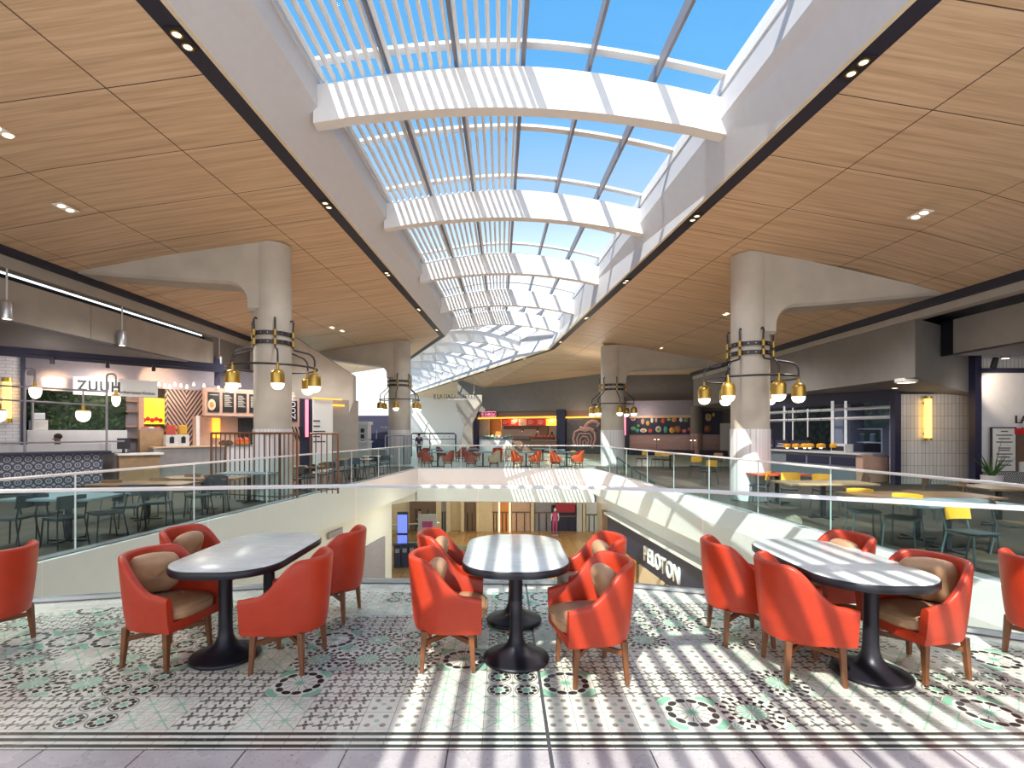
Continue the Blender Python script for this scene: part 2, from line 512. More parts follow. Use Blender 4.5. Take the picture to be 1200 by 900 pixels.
def hex_mat(key, dark, light, s, kind):
    k = NT(key)
    x, y, z = k.xyz(k.coord('Object'))
    a = k.m('FRACT', k.m('DIVIDE', x, s)); b = k.m('FRACT', k.m('DIVIDE', z, s))
    a, b = k.sub(a, .5), k.sub(b, .5)
    if kind == 'lattice':
        d = k.add(k.ab(a), k.ab(b))
        f = k.gt(k.m('SINE', k.mul(d, 25.)), .1)
    else:
        r = k.m('SQRT', k.add(k.mul(a, a), k.mul(b, b)))
        f = k.mx(k.mul(k.gt(r, .22), k.lt(r, .36)), k.lt(r, .09), k.gt(r, .56))
    k.set(color=k.mix(f, dark, light), rough=.35)
    M[key] = k.mat
hex_mat('lattice_tile', (.03, .035, .04), (.72, .72, .70), .28, 'lattice')
hex_mat('bar_tile', (.07, .07, .10), (.38, .40, .46), .22, 'dots')

def zigzag():
    k = NT('zigzag_wall')
    x, y, z = k.xyz(k.coord('Object'))
    w = .62
    fx = k.m('DIVIDE', x, w)
    ping = k.m('PINGPONG', x, w)
    blk = k.m('MODULO', k.m('FLOOR', k.add(fx, 50.)), 2.)
    d = k.add(k.mul(z, .62), k.mul(k.sub(k.mul(blk, 2.), 1.), k.m('FRACT', fx), w))
    f = k.lt(k.m('FRACT', k.mul(d, 7.5)), .5)
    k.set(color=k.mix(f, (.05, .035, .055), (.55, .38, .30)), rough=.6)
    M['zigzag_wall'] = k.mat
zigzag()

def plant_mat():
    k = NT('plant_wall_leaves')
    v = k.n('ShaderNodeTexVoronoi'); k.put(v.inputs['Vector'], k.coord('Object')); v.inputs['Scale'].default_value = 7.
    n = k.noise(k.coord('Object'), 2.5, 4)
    c = k.ramp(v.outputs['Color'], [(.1, (.004, .010, .006)), (.45, (.010, .03, .014)), (.75, (.025, .08, .03)), (.95, (.07, .15, .07))])
    k.set(color=k.mix(k.m('MULTIPLY', n, .5), c, (.01, .02, .03)), rough=.6)
    M['plant_wall_leaves'] = k.mat
plant_mat()

def marble():
    k = NT('marble_top')
    P = k.coord('Object')
    n = k.noise(k.mapping(P, (2.2, 5, 1)), 2., 8, .65)
    v = k.m('ABSOLUTE', k.sub(k.noise(k.mapping(P, (1, 2.2, 1)), 1.6, 5), .5))
    c = k.ramp(n, [(.3, (.54, .585, .58)), (.55, (.64, .69, .68)), (.75, (.73, .77, .76))])
    k.set(color=k.mix(k.lt(v, .012), c, (.66, .67, .66)), rough=.22, spec=.5)
    M['marble_top'] = k.mat
marble()

# ---------------------------------------------------------------- daylight
w = bpy.data.worlds.new('sky'); SC.world = w; w.use_nodes = True
nt = w.node_tree; bg = nt.nodes['Background']
tc = nt.nodes.new('ShaderNodeTexCoord'); sp = nt.nodes.new('ShaderNodeSeparateXYZ'); rp = nt.nodes.new('ShaderNodeValToRGB')
nt.links.new(tc.outputs['Generated'], sp.inputs[0]); nt.links.new(sp.outputs[2], rp.inputs[0]); nt.links.new(rp.outputs[0], bg.inputs[0])
e = rp.color_ramp.elements
e[0].position = 0.0; e[0].color = (.95, .93, .92, 1)
e[1].position = .30; e[1].color = (.70, .85, 1.0, 1)
for p, c in ((.55, (.16, .50, .92, 1)), (1.0, (.04, .30, .82, 1))):
    q_ = e.new(p); q_.color = c
mr = nt.nodes.new('ShaderNodeMapRange'); mr.interpolation_type = 'SMOOTHSTEP'
mr.inputs[1].default_value = .12; mr.inputs[2].default_value = .42; mr.inputs[3].default_value = 2.3; mr.inputs[4].default_value = 1.0
nt.links.new(sp.outputs[2], mr.inputs[0]); nt.links.new(mr.outputs[0], bg.inputs[1])
sun = bpy.data.lights.new('sun', 'SUN'); sun.energy = 6.6; sun.angle = .0042; sun.color = (1.0, .94, .82)
so = bpy.data.objects.new('sun', sun); COL.objects.link(so)
SUN_DIR = Vector((.365, .85, -1.0)).normalized()
so.rotation_euler = SUN_DIR.to_track_quat('-Z', 'Y').to_euler()
so.location = (-6, -12, 20)
vs = SC.view_settings
vs.view_transform = 'Standard'; vs.look = 'None'; vs.exposure = 0.12; vs.gamma = 1.0; vs.use_curve_mapping = False
SC.cycles.max_bounces = 8; SC.cycles.diffuse_bounces = 5; SC.cycles.transparent_max_bounces = 24
SC.cycles.glossy_bounces = 3; SC.cycles.caustics_reflective = False; SC.cycles.caustics_refractive = False
SC.cycles.sample_clamp_indirect = 6.0
def lamp(kind, loc, energy, color=(1, .86, .68), size=.15, target=None, angle=1.9, blend=.6):
    l = bpy.data.lights.new('lamp_light', kind); l.energy = energy; l.color = color
    l.shadow_soft_size = size
    if kind == 'SPOT': l.spot_size = angle; l.spot_blend = blend
    o = bpy.data.objects.new('lamp_light', l); COL.objects.link(o); o.location = loc
    d = (Vector(target)-Vector(loc)) if target else Vector((0, 0, -1))
    o.rotation_euler = d.to_track_quat('-Z', 'Y').to_euler()
    return o
# ================================================================ architecture
# void in the floor
NEAR = [(-6.6, 5.02), (-4.85, 5.45), (-1.75, 6.14), (1.15, 6.06), (2.2, 5.72), (4.5, 4.45), (6.0, 3.62)]
RIGHT = [(6.0, 3.62), (5.72, 6.7), (4.2, 23.7)]
FAR = [(4.2, 23.7), (-4.1, 24.3)]
LEFT = [(-4.1, 24.3), (-6.6, 5.02)]
def slab(name, poly, material, z0=-.12):
    return struct(MB().prism(poly, z0, 0).build(name, material))
slab('floor', [(-9, -1), (9, -1), (9, 3.4), (6.0, 3.62)] + NEAR[::-1][1:] + [(-9, 4.6)], 'patterned_floor')
slab('floor', [(-24, 4.6), (-9, 4.6), (-6.6, 5.02), (-4.1, 24.3), (-4.6, 26), (-24, 26)], 'dark_plank_floor')
slab('floor', [(9, 3.4), (24, 3.4), (24, 26), (4.7, 26), (4.2, 23.7), (5.72, 6.7), (6.0, 3.62)], 'dark_plank_floor')
slab('floor', [(-4.1, 24.3), (4.2, 23.7), (4.7, 26), (24, 26), (24, 60), (-24, 60), (-24, 26), (-4.6, 26)], 'pale_far_floor')
slab('floor', [(-24, -1), (-9, -1), (-9, 4.6), (-24, 4.6)], 'dark_plank_floor')
slab('floor', [(9, -1), (24, -1), (24, 3.4), (9, 3.4)], 'dark_plank_floor')

def loft_edge(name, pts, prof, material, sign=1):
    """profile (outward from the void, z) swept along an edge of the slab"""
    rows = []
    for i, p in enumerate(pts):
        p = Vector(p)
        dirs = []
        if i > 0: dirs.append((p-Vector(pts[i-1])).normalized())
        if i < len(pts)-1: dirs.append((Vector(pts[i+1])-p).normalized())
        t = sum(dirs, Vector((0, 0))).normalized()
        nrm = Vector((t.y, -t.x))*sign
        k = 1/max(.5, nrm.dot(Vector((dirs[0].y, -dirs[0].x))*sign))
        rows.append([(p.x+nrm.x*o*k, p.y+nrm.y*o*k, z) for o, z in prof])
    m = MB(); m.grid(rows, close_u=True)
    n = len(prof)
    m.bm.verts.ensure_lookup_table()
    V = list(m.bm.verts)
    m.capv(V[:n][::-1]); m.capv(V[-n:])
    return struct(m.build(name, material))
side_prof = [(.06, 0.012), (-.02, 0.012), (-.10, -.45), (-.10, -1.08), (.06, -1.08)]
loft_edge('trim_1', LEFT, side_prof, 'white_paint', sign=-1)
loft_edge('trim_2', RIGHT, side_prof, 'white_paint', sign=1)
loft_edge('trim_3', FAR, [(.06, .012), (-.02, .012), (-.10, -.55), (-.10, -1.5), (.06, -1.5)], 'white_paint', sign=1)
loft_edge('trim_4', NEAR, [(.06, .012), (-.03, .012), (-.03, -1.2), (.06, -1.2)], 'white_paint', sign=1)

# lower level
LOW = -5.0
struct(MB().prism([(-14, -1), (12, -1), (12, 44), (-14, 44)], LOW-.1, LOW).build('floor', 'lower_floor'))
struct(MB().prism([(-14, 24.4), (-4.1, 24.4), (4.2, 23.8), (8, 23.8), (8, 44), (-14, 44)], -1.56, -1.5).build('ceiling', 'soffit_grey'))
# soffits and walls of the lower level, under the two long sides
m = MB(); m.hexa([(-6.6, 5.0, -1.12), (-7.4, 5.0, -1.12), (-4.95, 22.2, -1.12), (-4.2, 24.2, -1.12)], [(-6.6, 5.0, -1.05), (-7.4, 5.0, -1.05), (-4.95, 22.2, -1.05), (-4.2, 24.2, -1.05)])
struct(m.build('ceiling', 'olive_soffit'))
LW = Plane(-7.35, 5.0, 2.42, 17.0)          # lower wall, its face towards the void
wl = struct(MB().hexa([(-7.05, 5.0, LOW), (-4.78, 21.9, LOW), (-5.6, 22.1, LOW), (-7.9, 5.0, LOW)], [(-7.05, 5.0, -1.1), (-4.78, 21.9, -1.1), (-5.6, 22.1, -1.1), (-7.9, 5.0, -1.1)]).build('wall_left', 'white_paint'))
struct(MB().hexa([(6.3, 6.0, -1.12), (5.9, 3.4, -1.12), (4.5, 23.8, -1.12), (5.0, 23.8, -1.12)], [(6.3, 6.0, -1.05), (5.9, 3.4, -1.05), (4.5, 23.8, -1.05), (5.0, 23.8, -1.05)]).build('ceiling', 'olive_soffit'))
struct(MB().hexa([(6.5, 4.0, LOW), (4.75, 24.5, LOW), (5.6, 24.5, LOW), (7.4, 4.0, LOW)], [(6.5, 4.0, -1.1), (4.75, 24.5, -1.1), (5.6, 24.5, -1.1), (7.4, 4.0, -1.1)]).build('wall_right', 'cool_white'))

for sx, pts_ in ((-1, [(-4.15, 24.25), (-5.7, 22.0), (-5.7, 24.4)]), (1, [(4.28, 23.75), (5.7, 23.9), (5.2, 21.8)])):
    struct(MB().prism(pts_, -1.5, -1.07).build('trim_35', 'white_paint'))
# ---- wood ceilings with the dark strips
def SLx(y): return -4.43+.043*(y-6.18)
def SRx(y): return 5.0-.077*(y-5.82)
ZL, ZR = 7.0, 6.72
L_OUT = lambda y: (-11.15, 5.93)
def ceil_quad(pts, uvs, name='ceiling', material='wood_ceiling', th=.06):
    m = MB(); m.face(pts, uvs)
    m.face([Vector(p)+Vector((0, 0, th)) for p in pts], uvs)
    return struct(m.build(name, material))
y0, y1 = -9.0, 28.0
m = MB()
P_ = [(SLx(y0), y0, ZL), (SLx(y1), y1, ZL), (-11.15, y1, 5.93), (-11.15, y0, 5.93)]
m.face(P_, [(.0, y0), (.0, y1), (7.4, y1), (7.4, y0)])
m.face([(SLx(y1), y1, ZL), (-8.5, 41, ZL), (-15, 41, 6.0), (-11.15, y1, 5.93)], [(0, y1), (0, y1+14), (7.4, y1+14), (7.4, y1)])
struct(m.build('ceiling', 'wood_ceiling'))
y2 = 30.9
m = MB()
m.face([(SRx(y0), y0, ZR), (SRx(y2), y2, ZR), (11.35, y2, 5.3), (11.35, y0, 5.3)], [(.0, y0), (.0, y2), (8.2, y2), (8.2, y0)])
R1 = (SRx(y2), y2, ZR)
m.face([R1, (8.2, 39.6, 6.2), (11.35, y2, 5.3)], [(0, y2), (6, y2+7), (8.2, y2)])
m.face([R1, (0.2, 46.5, 5.75), (8.2, 39.6, 6.2)], [(0, y2), (6, y2+15), (6, y2+8)])
m.face([R1, (-6.5, 55, ZR), (-2.8, 50.4, 5.6), (.2, 46.5, 5.75)], [(0, y2), (0, y2+26), (5, y2+20), (6, y2+15)])
m.face([(-6.5, 55, ZR), (-12.8, 71, ZR), (0, 71, 5.4), (-2.8, 50.4, 5.6)], [(0, y2+26), (0, y2+42), (7, y2+42), (5, y2+20)])
m.face([(8.2, 39.6, 6.2), (8.4, 41, 6.25), (24, 38, 6.05), (24, y2, 5.3), (11.35, y2, 5.3)], [(6, y2+8), (6, y2+10), (16, y2+8), (16, y2), (8.2, y2)])
struct(m.build('ceiling', 'wood_ceiling'))

def ribbon(name, a, b, th, material):
    """a band between two polylines with a thickness upwards"""
    m = MB()
    up = Vector((0, 0, th))
    m.grid([[p, q, Vector(q)+up, Vector(p)+up] for p, q in zip(a, b)], close_u=True)
    return struct(m.build(name, material))
BL, BR = Vector((-.36, .93, 0)), Vector((-.37, .93, 0))
def pathL(x_of, z, off=0): 
    a = [Vector((x_of(y), y, z)) for y in (-10, 0, 10, 20, 28.0)]
    return a + [a[-1]+BL*t for t in (6, 14, 24, 45)]
def pathR(x_of, z):
    a = [Vector((x_of(y), y, z)) for y in (-10, 0, 10, 20, 30.9)]
    return a + [a[-1]+BR*t for t in (6, 14, 24, 43)]
ribbon('trim_5', pathL(SLx, ZL-.01), pathL(lambda y: SLx(y)+.30, ZL-.01), .12, 'dark_strip')
ribbon('trim_6', pathR(SRx, ZR-.01), pathR(lambda y: SRx(y)-.30, ZR-.01), .12, 'dark_strip')
ribbon('trim_7', pathL(lambda y: SLx(y)+.30, ZL-.02), pathL(lambda y: SLx(y)+.36, ZL-.01), .12, 'cream_edge')
ribbon('trim_8', pathR(lambda y: SRx(y)-.30, ZR-.02), pathR(lambda y: SRx(y)-.36, ZR-.01), .12, 'cream_edge')
# grey soffit band rising to the shaft, and the shaft walls
GLx = lambda y: -3.42+.03*(y-6.18)
GRx = lambda y: 4.2-.048*(y-6.18)
ZS, ZE = 7.6, 8.02
pl1, pl2, pl3 = pathL(lambda y: SLx(y)+.36, ZL), pathL(GLx, ZS), pathL(lambda y: GLx(y)-.02, ZE+.25)
pr1, pr2, pr3 = pathR(lambda y: SRx(y)-.36, ZR), pathR(GRx, ZS), pathR(lambda y: GRx(y)+.02, ZE+.2)
m = MB(); m.grid([[a, b, c, c+Vector((-.2, 0, 0)), b+Vector((-.25, 0, .1)), a+Vector((-.05, 0, .12))] for a, b, c in zip(pl1, pl2, pl3)], close_u=True)
struct(m.build('ceiling', 'band_grey'))
m = MB(); m.grid([[a, b, c, c+Vector((.2, 0, 0)), b+Vector((.25, 0, .1)), a+Vector((.05, 0, .12))] for a, b, c in zip(pr1, pr2, pr3)], close_u=True)
struct(m.build('ceiling', 'band_grey'))

# ---- skylight: stations, beams, glazed bays
STY = [-10.2, -5.3, -.4, 4.5, 9.3, 14.1, 19.1, 24.0, 28.6]
st = [(Vector((GLx(y), min(y, 28), 0)), Vector((GRx(y), y+.35*max(0, 1), 0))) for y in STY]
for t in (5.2, 10.4, 15.6, 20.8, 26.0, 31.2, 36.4, 41.6):
    st.append((pl2[4].copy()+BL*t*.93, pr2[4].copy()+BR*t))
for a, b in st: a.z = b.z = 0
NSEG = 6
def arch(f, k=1.0): return 1-abs(2*f-1)**1.7   # 0 at the eaves, 1 at the ridge
def sky_pt(i, f, dz=0., dy=None):
    a, b = st[i]
    p = a.lerp(b, f); p.z = ZE+(.0)+.46*arch(f)+dz
    return p
def bay_pt(i, f, g, dz=0.):
    p = sky_pt(i, f, dz).lerp(sky_pt(i+1, f, dz), g)
    return p
LIFT = .02
for i in range(len(st)):
    a, b = st[i]
    t = (b-a).normalized(); nrm = Vector((-t.y, t.x, 0))
    rows = []
    N = 25
    for j in range(N):
        f = -.012+1.024*j/(N-1)
        ff = min(1, max(0, f))
        p = a.lerp(b, f)
        zt = ZE+.46*arch(ff)-.02
        zb = 7.36+.34*math.sin(PI*ff)**1.0
        if ff < .07: zb = max(zb-(.07-ff)*.6, 7.28)
        if ff > .93: zb = max(zb-(ff-.93)*.6, 7.28)
        rows.append([p+nrm*(-.13)+Vector((0, 0, zt)), p+nrm*.13+Vector((0, 0, zt)), p+nrm*.13+Vector((0, 0, zb)), p+nrm*(-.13)+Vector((0, 0, zb))])
    m = MB(); V = m.grid(rows, close_u=True); m.capv(V[0][::-1]); m.capv(V[-1])
    struct(m.build('ceiling_beam', 'white_paint', smooth=True, angle=30))
for i in range(len(st)-1):
    root = thing('window_%d' % (i+1), None, None); root['kind'] = 'structure'
    # glass
    m = MB()
    m.grid([[bay_pt(i, f/12, g/3, .30+LIFT) for f in range(13)] for g in range(4)])
    m.build('glass_pane', 'sky_glass', root)
    # grey bars along the bay
    for s in range(NSEG+1):
        f = s/NSEG
        wd = .075 if s == 3 else .055
        p, q = bay_pt(i, f, 0), bay_pt(i, f, 1)
        d = (q-p).normalized(); nx = Vector((d.y, -d.x, 0))*wd/2
        z0, z1 = Vector((0, 0, .06)), Vector((0, 0, .30+LIFT-.005))
        mm = MB(); mm.hexa([p-nx+z0, p+nx+z0, q+nx+z0, q-nx+z0], [p-nx+z1, p+nx+z1, q+nx+z1, q-nx+z1])
        mm.build('mullion', 'mullion_grey' if s not in (0, 6) else 'white_paint', root)
    # white cross bars that follow the arch
    for g in (.45, .925):
        rows = []
        for j in range(19):
            f = j/18
            p = bay_pt(i, f, g, .0); q = bay_pt(i, f, g+.035, .0)
            z0, z1 = Vector((0, 0, .25)), Vector((0, 0, .30+LIFT-.01))
            rows.append([p+z0, q+z0, q+z1, p+z1])
        mm = MB(); V = mm.grid(rows, close_u=True); mm.capv(V[0][::-1]); mm.capv(V[-1])
        mm.build('cross_bar', 'white_paint', root)
    # the sun louvres of the western half: slim white blades along the bay
    mm = MB()
    nb = 21
    f0 = -.25 if i < 3 else 0.0  # extra unseen blades past the eave, added to widen the sun stripes
    n_all = nb + (10 if i < 3 else 0)
    for j in range(n_all):
        f = f0 + (.5-f0)*(j+.6)/(n_all+.2)
        a0, a1 = bay_pt(i, max(f, 0), .02, .0), bay_pt(i, max(f, 0), .98, .0)
        if f < 0:
            dx = (st[i][1]-st[i][0])*f
            a0 = a0+dx; a1 = a1+dx
        d = (a1-a0).normalized(); nx = Vector((d.y, -d.x, 0))
        sec = [(-.028, .02), (0, -.0), (.028, .02), (.035, .07), (.028, .12), (0, .14), (-.028, .12), (-.035, .07)]
        sec = [(x_*1.0, z_*1.0) for x_, z_ in sec]
        r0 = [a0+nx*x_+Vector((0, 0, z_)) for x_, z_ in sec]; r1 = [a1+nx*x_+Vector((0, 0, z_)) for x_, z_ in sec]
        V = mm.grid([r0, r1], close_u=True); mm.capv(V[0][::-1]); mm.capv(V[1])
    mm.build('louver_slats', 'white_paint', root, smooth=True, angle=60)

# ---- outer edge of the ceilings and the bulkheads
# left
struct(MB().box(-11.35, -11.12, -9, 28.2, 5.78, 6.03).build('trim_9', 'dark_strip'))
struct(MB().box(-11.62, -11.30, -9, 28.2, 5.50, 5.95).build('trim_10', 'bulkhead_beige'))
struct(MB().box(-13.0, -11.62, -9, 24, 5.95, 6.1).build('ceiling', 'black_paint'))
struct(MB().box(-19.0, -11.8, -9, 24, 5.42, 5.5).build('ceiling', 'black_paint'))
for a, b in ((2.0, 9.0), (9.02, 14.2), (14.22, 20.2)):
    struct(MB().box(-11.55, -11.45, a, b, 4.35, 5.3).build('trim_11', 'bulkhead_beige', bevel=.01))
struct(MB().box(-19.5, -11.45, -9, 20.2, 4.30, 4.36).build('ceiling', 'soffit_dark'))
struct(MB().box(-11.9, -11.45, 20.2, 28, 4.30, 5.6).build('wall_left', 'bulkhead_grey'))
# right
struct(MB().box(11.30, 11.52, -9, 31, 5.12, 5.40).build('trim_12', 'dark_strip'))
struct(MB().box(11.45, 11.75, -9, 31, 4.92, 5.28).build('trim_13', 'bulkhead_beige'))
struct(MB().box(11.75, 24, -9, 31, 5.28, 5.4).build('ceiling', 'black_paint'))
BH = [(11.5, 14.3), (11.5, 31), (24, 31), (24, 22)]
m = MB(); m.face([(11.5, 14.3, 3.3), (11.5, 31, 3.3), (11.5, 31, 4.95), (11.5, 14.3, 4.95)])
m.face([(11.5, 14.3, 3.3), (11.5, 14.3, 4.95), (16.8, 17.6, 4.95), (16.8, 17.6, 2.9)])
m.face([(11.5, 14.3, 3.3), (16.8, 17.6, 2.9), (16.8, 31, 2.9), (11.5, 31, 3.3)])
m.face([(11.5, 14.3, 4.95), (11.5, 31, 4.95), (16.8, 31, 4.95), (16.8, 17.6, 4.95)])
m.face([(16.8, 17.6, 2.9), (16.8, 17.6, 4.95), (16.8, 31, 4.95), (16.8, 31, 2.9)])
struct(m.build('ceiling', 'bulkhead_grey'))
struct(MB().hexa([(13.0, 4.0, 4.02), (13.0, 14.8, 4.02), (13.15, 14.8, 4.02), (13.15, 4.0, 4.02)], [(13.0, 4.0, 5.02), (13.0, 14.8, 5.02), (13.15, 14.8, 5.02), (13.15, 4.0, 5.02)]).build('trim_14', 'bulkhead_beige'))
struct(MB().box(13.0, 24, 4.0, 14.8, 3.98, 4.04).build('ceiling', 'soffit_dark'))
struct(MB().box(13.02, 13.15, 14.6, 19, 4.02, 5.02).build('trim_15', 'black_paint'))

struct(MB().box(11.4, 24.2, -9, 42, 6.5, 6.6).build('ceiling', 'black_paint'))  # unseen roof added above the ceiling to stop sun leaking in
# ---- outer walls
struct(MB().box(-24.2, -24, -9, 60, 0, 6.5).build('wall_left', 'purple_grey'))
struct(MB().box(24, 24.2, -9, 40, 0, 6.5).build('wall_right', 'bulkhead_grey'))
struct(MB().box(-34, 6, 70.5, 70.8, 0, 9).build('wall_back', 'white_paint'))
struct(MB().prism([(-34, 26), (-24, 26), (-24, 60), (10, 60), (10, 71), (-34, 71)], -.12, 0).build('floor', 'pale_far_floor'))
# slanting wall with the restaurants, standing free of the white wall
EP = Plane(-2.8, 48, 11, -9)
RP = Plane(7.75, 39.4, 1, -.30)

# ---- columns with their outward arms
def column(x, y, r, ztop, arm_end, arm_z0, arm_under, clad=1.85, side=-1, tw=.42):
    m = MB()
    m.lathe([(r, clad-.02), (r, ztop-.02)], 48, (x, y, 0))
    o = struct(m.build('column', 'concrete', smooth=True, angle=50))
    m2 = MB(); m2.lathe([(r+.02, 0), (r+.02, clad)], 48, (x, y, 0))
    c = m2.build('trim_16', 'column_cladding', smooth=True, angle=50); struct(c)
    # arm: side profile in the x-z plane
    xe, ze = arm_end
    xs = x+side*r*.2
    under = []
    R = .55
    xb = x+side*r*.98
    for k in range(9):                                     # fillet from the shaft to the underside
        a = k/8*PI/2
        under.append((xb+side*R*(1-math.cos(a)), arm_under-R*(1-math.sin(a))))
    x_u = under[-1][0]
    for k in range(1, 7):
        f = k/6
        under.append((x_u+(xe-x_u)*f, arm_under+(ze-.06-arm_under)*f**1.15))
    slope = (ze-ztop)/(xe-x)
    rows = []
    half = lambda px: (r*.93)+(tw-r*.93)*min(1, abs(px-xb)/abs(xe-xb))
    for px, pz in [(x, arm_under-R-.15), (xb, arm_under-R-.15)]+under:
        zt = ztop+slope*(px-x)+.02
        h = half(px) if abs(px-x) > r*.9 else r*.93
        b_ = .07
        rows.append([(px, y-h+b_, pz), (px, y-h, pz+b_), (px, y-h, zt), (px, y+h, zt), (px, y+h, pz+b_), (px, y+h-b_, pz)])
    m3 = MB(); V = m3.grid(rows, close_u=True); m3.capv(V[0][::-1]); m3.capv(V[-1])
    m3.build('column_arm', 'concrete', o, smooth=True, angle=35)
    return o
C1 = (-6.17, 13.7); C2 = (6.50, 13.5); C3 = (-5.72, 28.2); C4 = (5.75, 27.0)
column(*C1, .47, 6.74, (-11.1, 5.97), 5.62, 5.62, side=-1)
column(*C2, .47, 6.42, (11.2, 5.36), 4.85, 4.98, side=1)
column(*C3, .60, 6.72, (-11.0, 5.97), 5.55, 5.35, side=-1)
column(*C4, .60, 6.26, (13.5, 5.4), 4.85, 4.95, side=1)
# leaning concrete buttresses
def buttress(pts, y, th, material='concrete', name='column'):
    return struct(MB().extrude([(px, y, pz) for px, pz in pts], (0, th, 0)).build(name, material, bevel=.05))
pts = [(-8.05, 0), (-7.35, 0), (-7.3, 1.5), (-6.75, 3.1), (-6.75, 4.3), (-9.5, 6.1), (-11.4, 6.0), (-11.4, 3.2), (-8.05, 3.2)]
buttress(pts, 23.0, .5, 'concrete')
# ================================================================ furniture
def smooth(a, b, x):
    t = max(0., min(1., (x-a)/(b-a))); return t*t*(3-2*t)
def tub_chair(name, label, loc, rz, group, leather='red_leather', seat='tan_leather', leg='wood_leg'):
    """upholstered tub armchair, front towards local +y"""
    t = thing(name, label, 'chair', loc, rz, group)
    RX, RY, FY, CY = .315, .315, .27, .0
    path = []
    for k in range(8): path.append((-RX, FY-(FY-CY)*k/8))
    for k in range(25):
        a = PI+PI*k/24
        path.append((RX*math.cos(a), CY+RY*math.sin(a)))
    for k in range(1, 9): path.append((RX, CY+(FY-CY)*k/8))
    Z0 = .295
    def height(y): return .585+.265*smooth(.15, -.20, y)-.02*smooth(.15, .27, y)
    def shrink(z): 
        f = max(0, min(1, (z-Z0)/.52)); return .83+.17*f**.65
    cols = []
    n = len(path)
    for i, (px, py) in enumerate(path):
        a, b = path[max(i-1, 0)], path[min(i+1, n-1)]
        tx, ty = b[0]-a[0], b[1]-a[1]; L = math.hypot(tx, ty); nx, ny = ty/L, -tx/L   # outward
        if nx*px+ny*(py-.05) < 0: nx, ny = -nx, -ny
        H = height(py)
        c = []
        T = .052
        def pt(z, off):
            s = shrink(z)
            sy = s if py < .02 else 1-(1-s)*.25
            return (px*s+nx*off, py*sy+ny*off, z)
        for k in range(8): c.append(pt(Z0+(H-.026-Z0)*k/7, 0))
        for k in range(1, 6):
            a_ = PI*k/6
            c.append(pt(H-.026+.026*math.sin(a_), -(T/2)*(1-math.cos(a_))))
        for k in range(6): c.append(pt(H-.026-(H-.026-.35)*k/5, -T-.008*math.sin(PI*k/5)))
        cols.append(c)
    m = MB(); V = m.grid(cols); m.capv(V[0][::-1]); m.capv(V[-1])
    m.build('shell', leather, t, smooth=True, angle=60)
    # apron and pan under the cushion
    base = [(px*.83, py*(.83 if py < .02 else .96)) for px, py in path]
    mid = [(px*.86, py*(.86 if py < .02 else .985)) for px, py in path]
    m = MB(); V = m.grid([[(x, y, Z0) for x, y in base], [(x, y, Z0+.035) for x, y in mid], [(x*.97, y, .372) for x, y in mid]], close_u=True)
    m.capv(V[0][::-1]); m.capv(V[-1])
    m.build('seat_frame', leather, t, smooth=True, angle=40)
    # seat cushion with piping
    out = []
    for k in range(40):
        a = 2*PI*k/40
        ex = .55
        x = .235*math.copysign(abs(math.cos(a))**ex, math.cos(a)); y = .275*math.copysign(abs(math.sin(a))**ex, math.sin(a))
        if y < 0: x *= 1-.35*smooth(-.08, -.275, y)
        out.append((x, y+.025))
    m = MB()
    rows = [[(x*s, (y-.02)*s+.02, z) for x, y in out] for s, z in ((.95, .374), (1.0, .392), (1.0, .440), (.97, .462), (.85, .474), (.5, .482), (.05, .484))]
    V = m.grid(rows, close_u=True); m.capv(V[0][::-1]); m.capv(V[-1])
    cu = m.build('seat_cushion', seat, t, smooth=True, angle=70)
    m = MB(); m.tube([(x*1.002, (y-.02)*1.002+.02, .444) for x, y in out], .006, 6, closed=True)
    m.build('piping', seat, cu, smooth=True)
    # legs and crossed stretcher
    for sx in (-1, 1):
        for sy, yy in ((1, .185), (-1, -.165)):
            x0, y0, x1, y1 = sx*.205, yy, sx*.222, yy+sy*.018
            a, b = .022, .0135
            m = MB(); m.hexa([(x1-b, y1-b, 0), (x1+b, y1-b, 0), (x1+b, y1+b, 0), (x1-b, y1+b, 0)], [(x0-a, y0-a, .305), (x0+a, y0-a, .305), (x0+a, y0+a, .305), (x0-a, y0+a, .305)])
            m.build('leg', leg, t, bevel=.004)
    for s in (-1, 1):
        p, q = Vector((-.205*s, .185, .215)), Vector((.205*s, -.165, .215))
        d = (q-p).normalized(); nx = Vector((-d.y, d.x, 0))*.012
        z = Vector((0, 0, .018 if s > 0 else .0175))
        m = MB(); m.hexa([p-nx-z, p+nx-z, q+nx-z, q-nx-z], [p-nx+z, p+nx+z, q+nx+z, q-nx+z])
        m.build('stretcher', leg, t)
    return t
mat('wood_leg', (.19, .070, .026), .4, var=.18, scale=14)

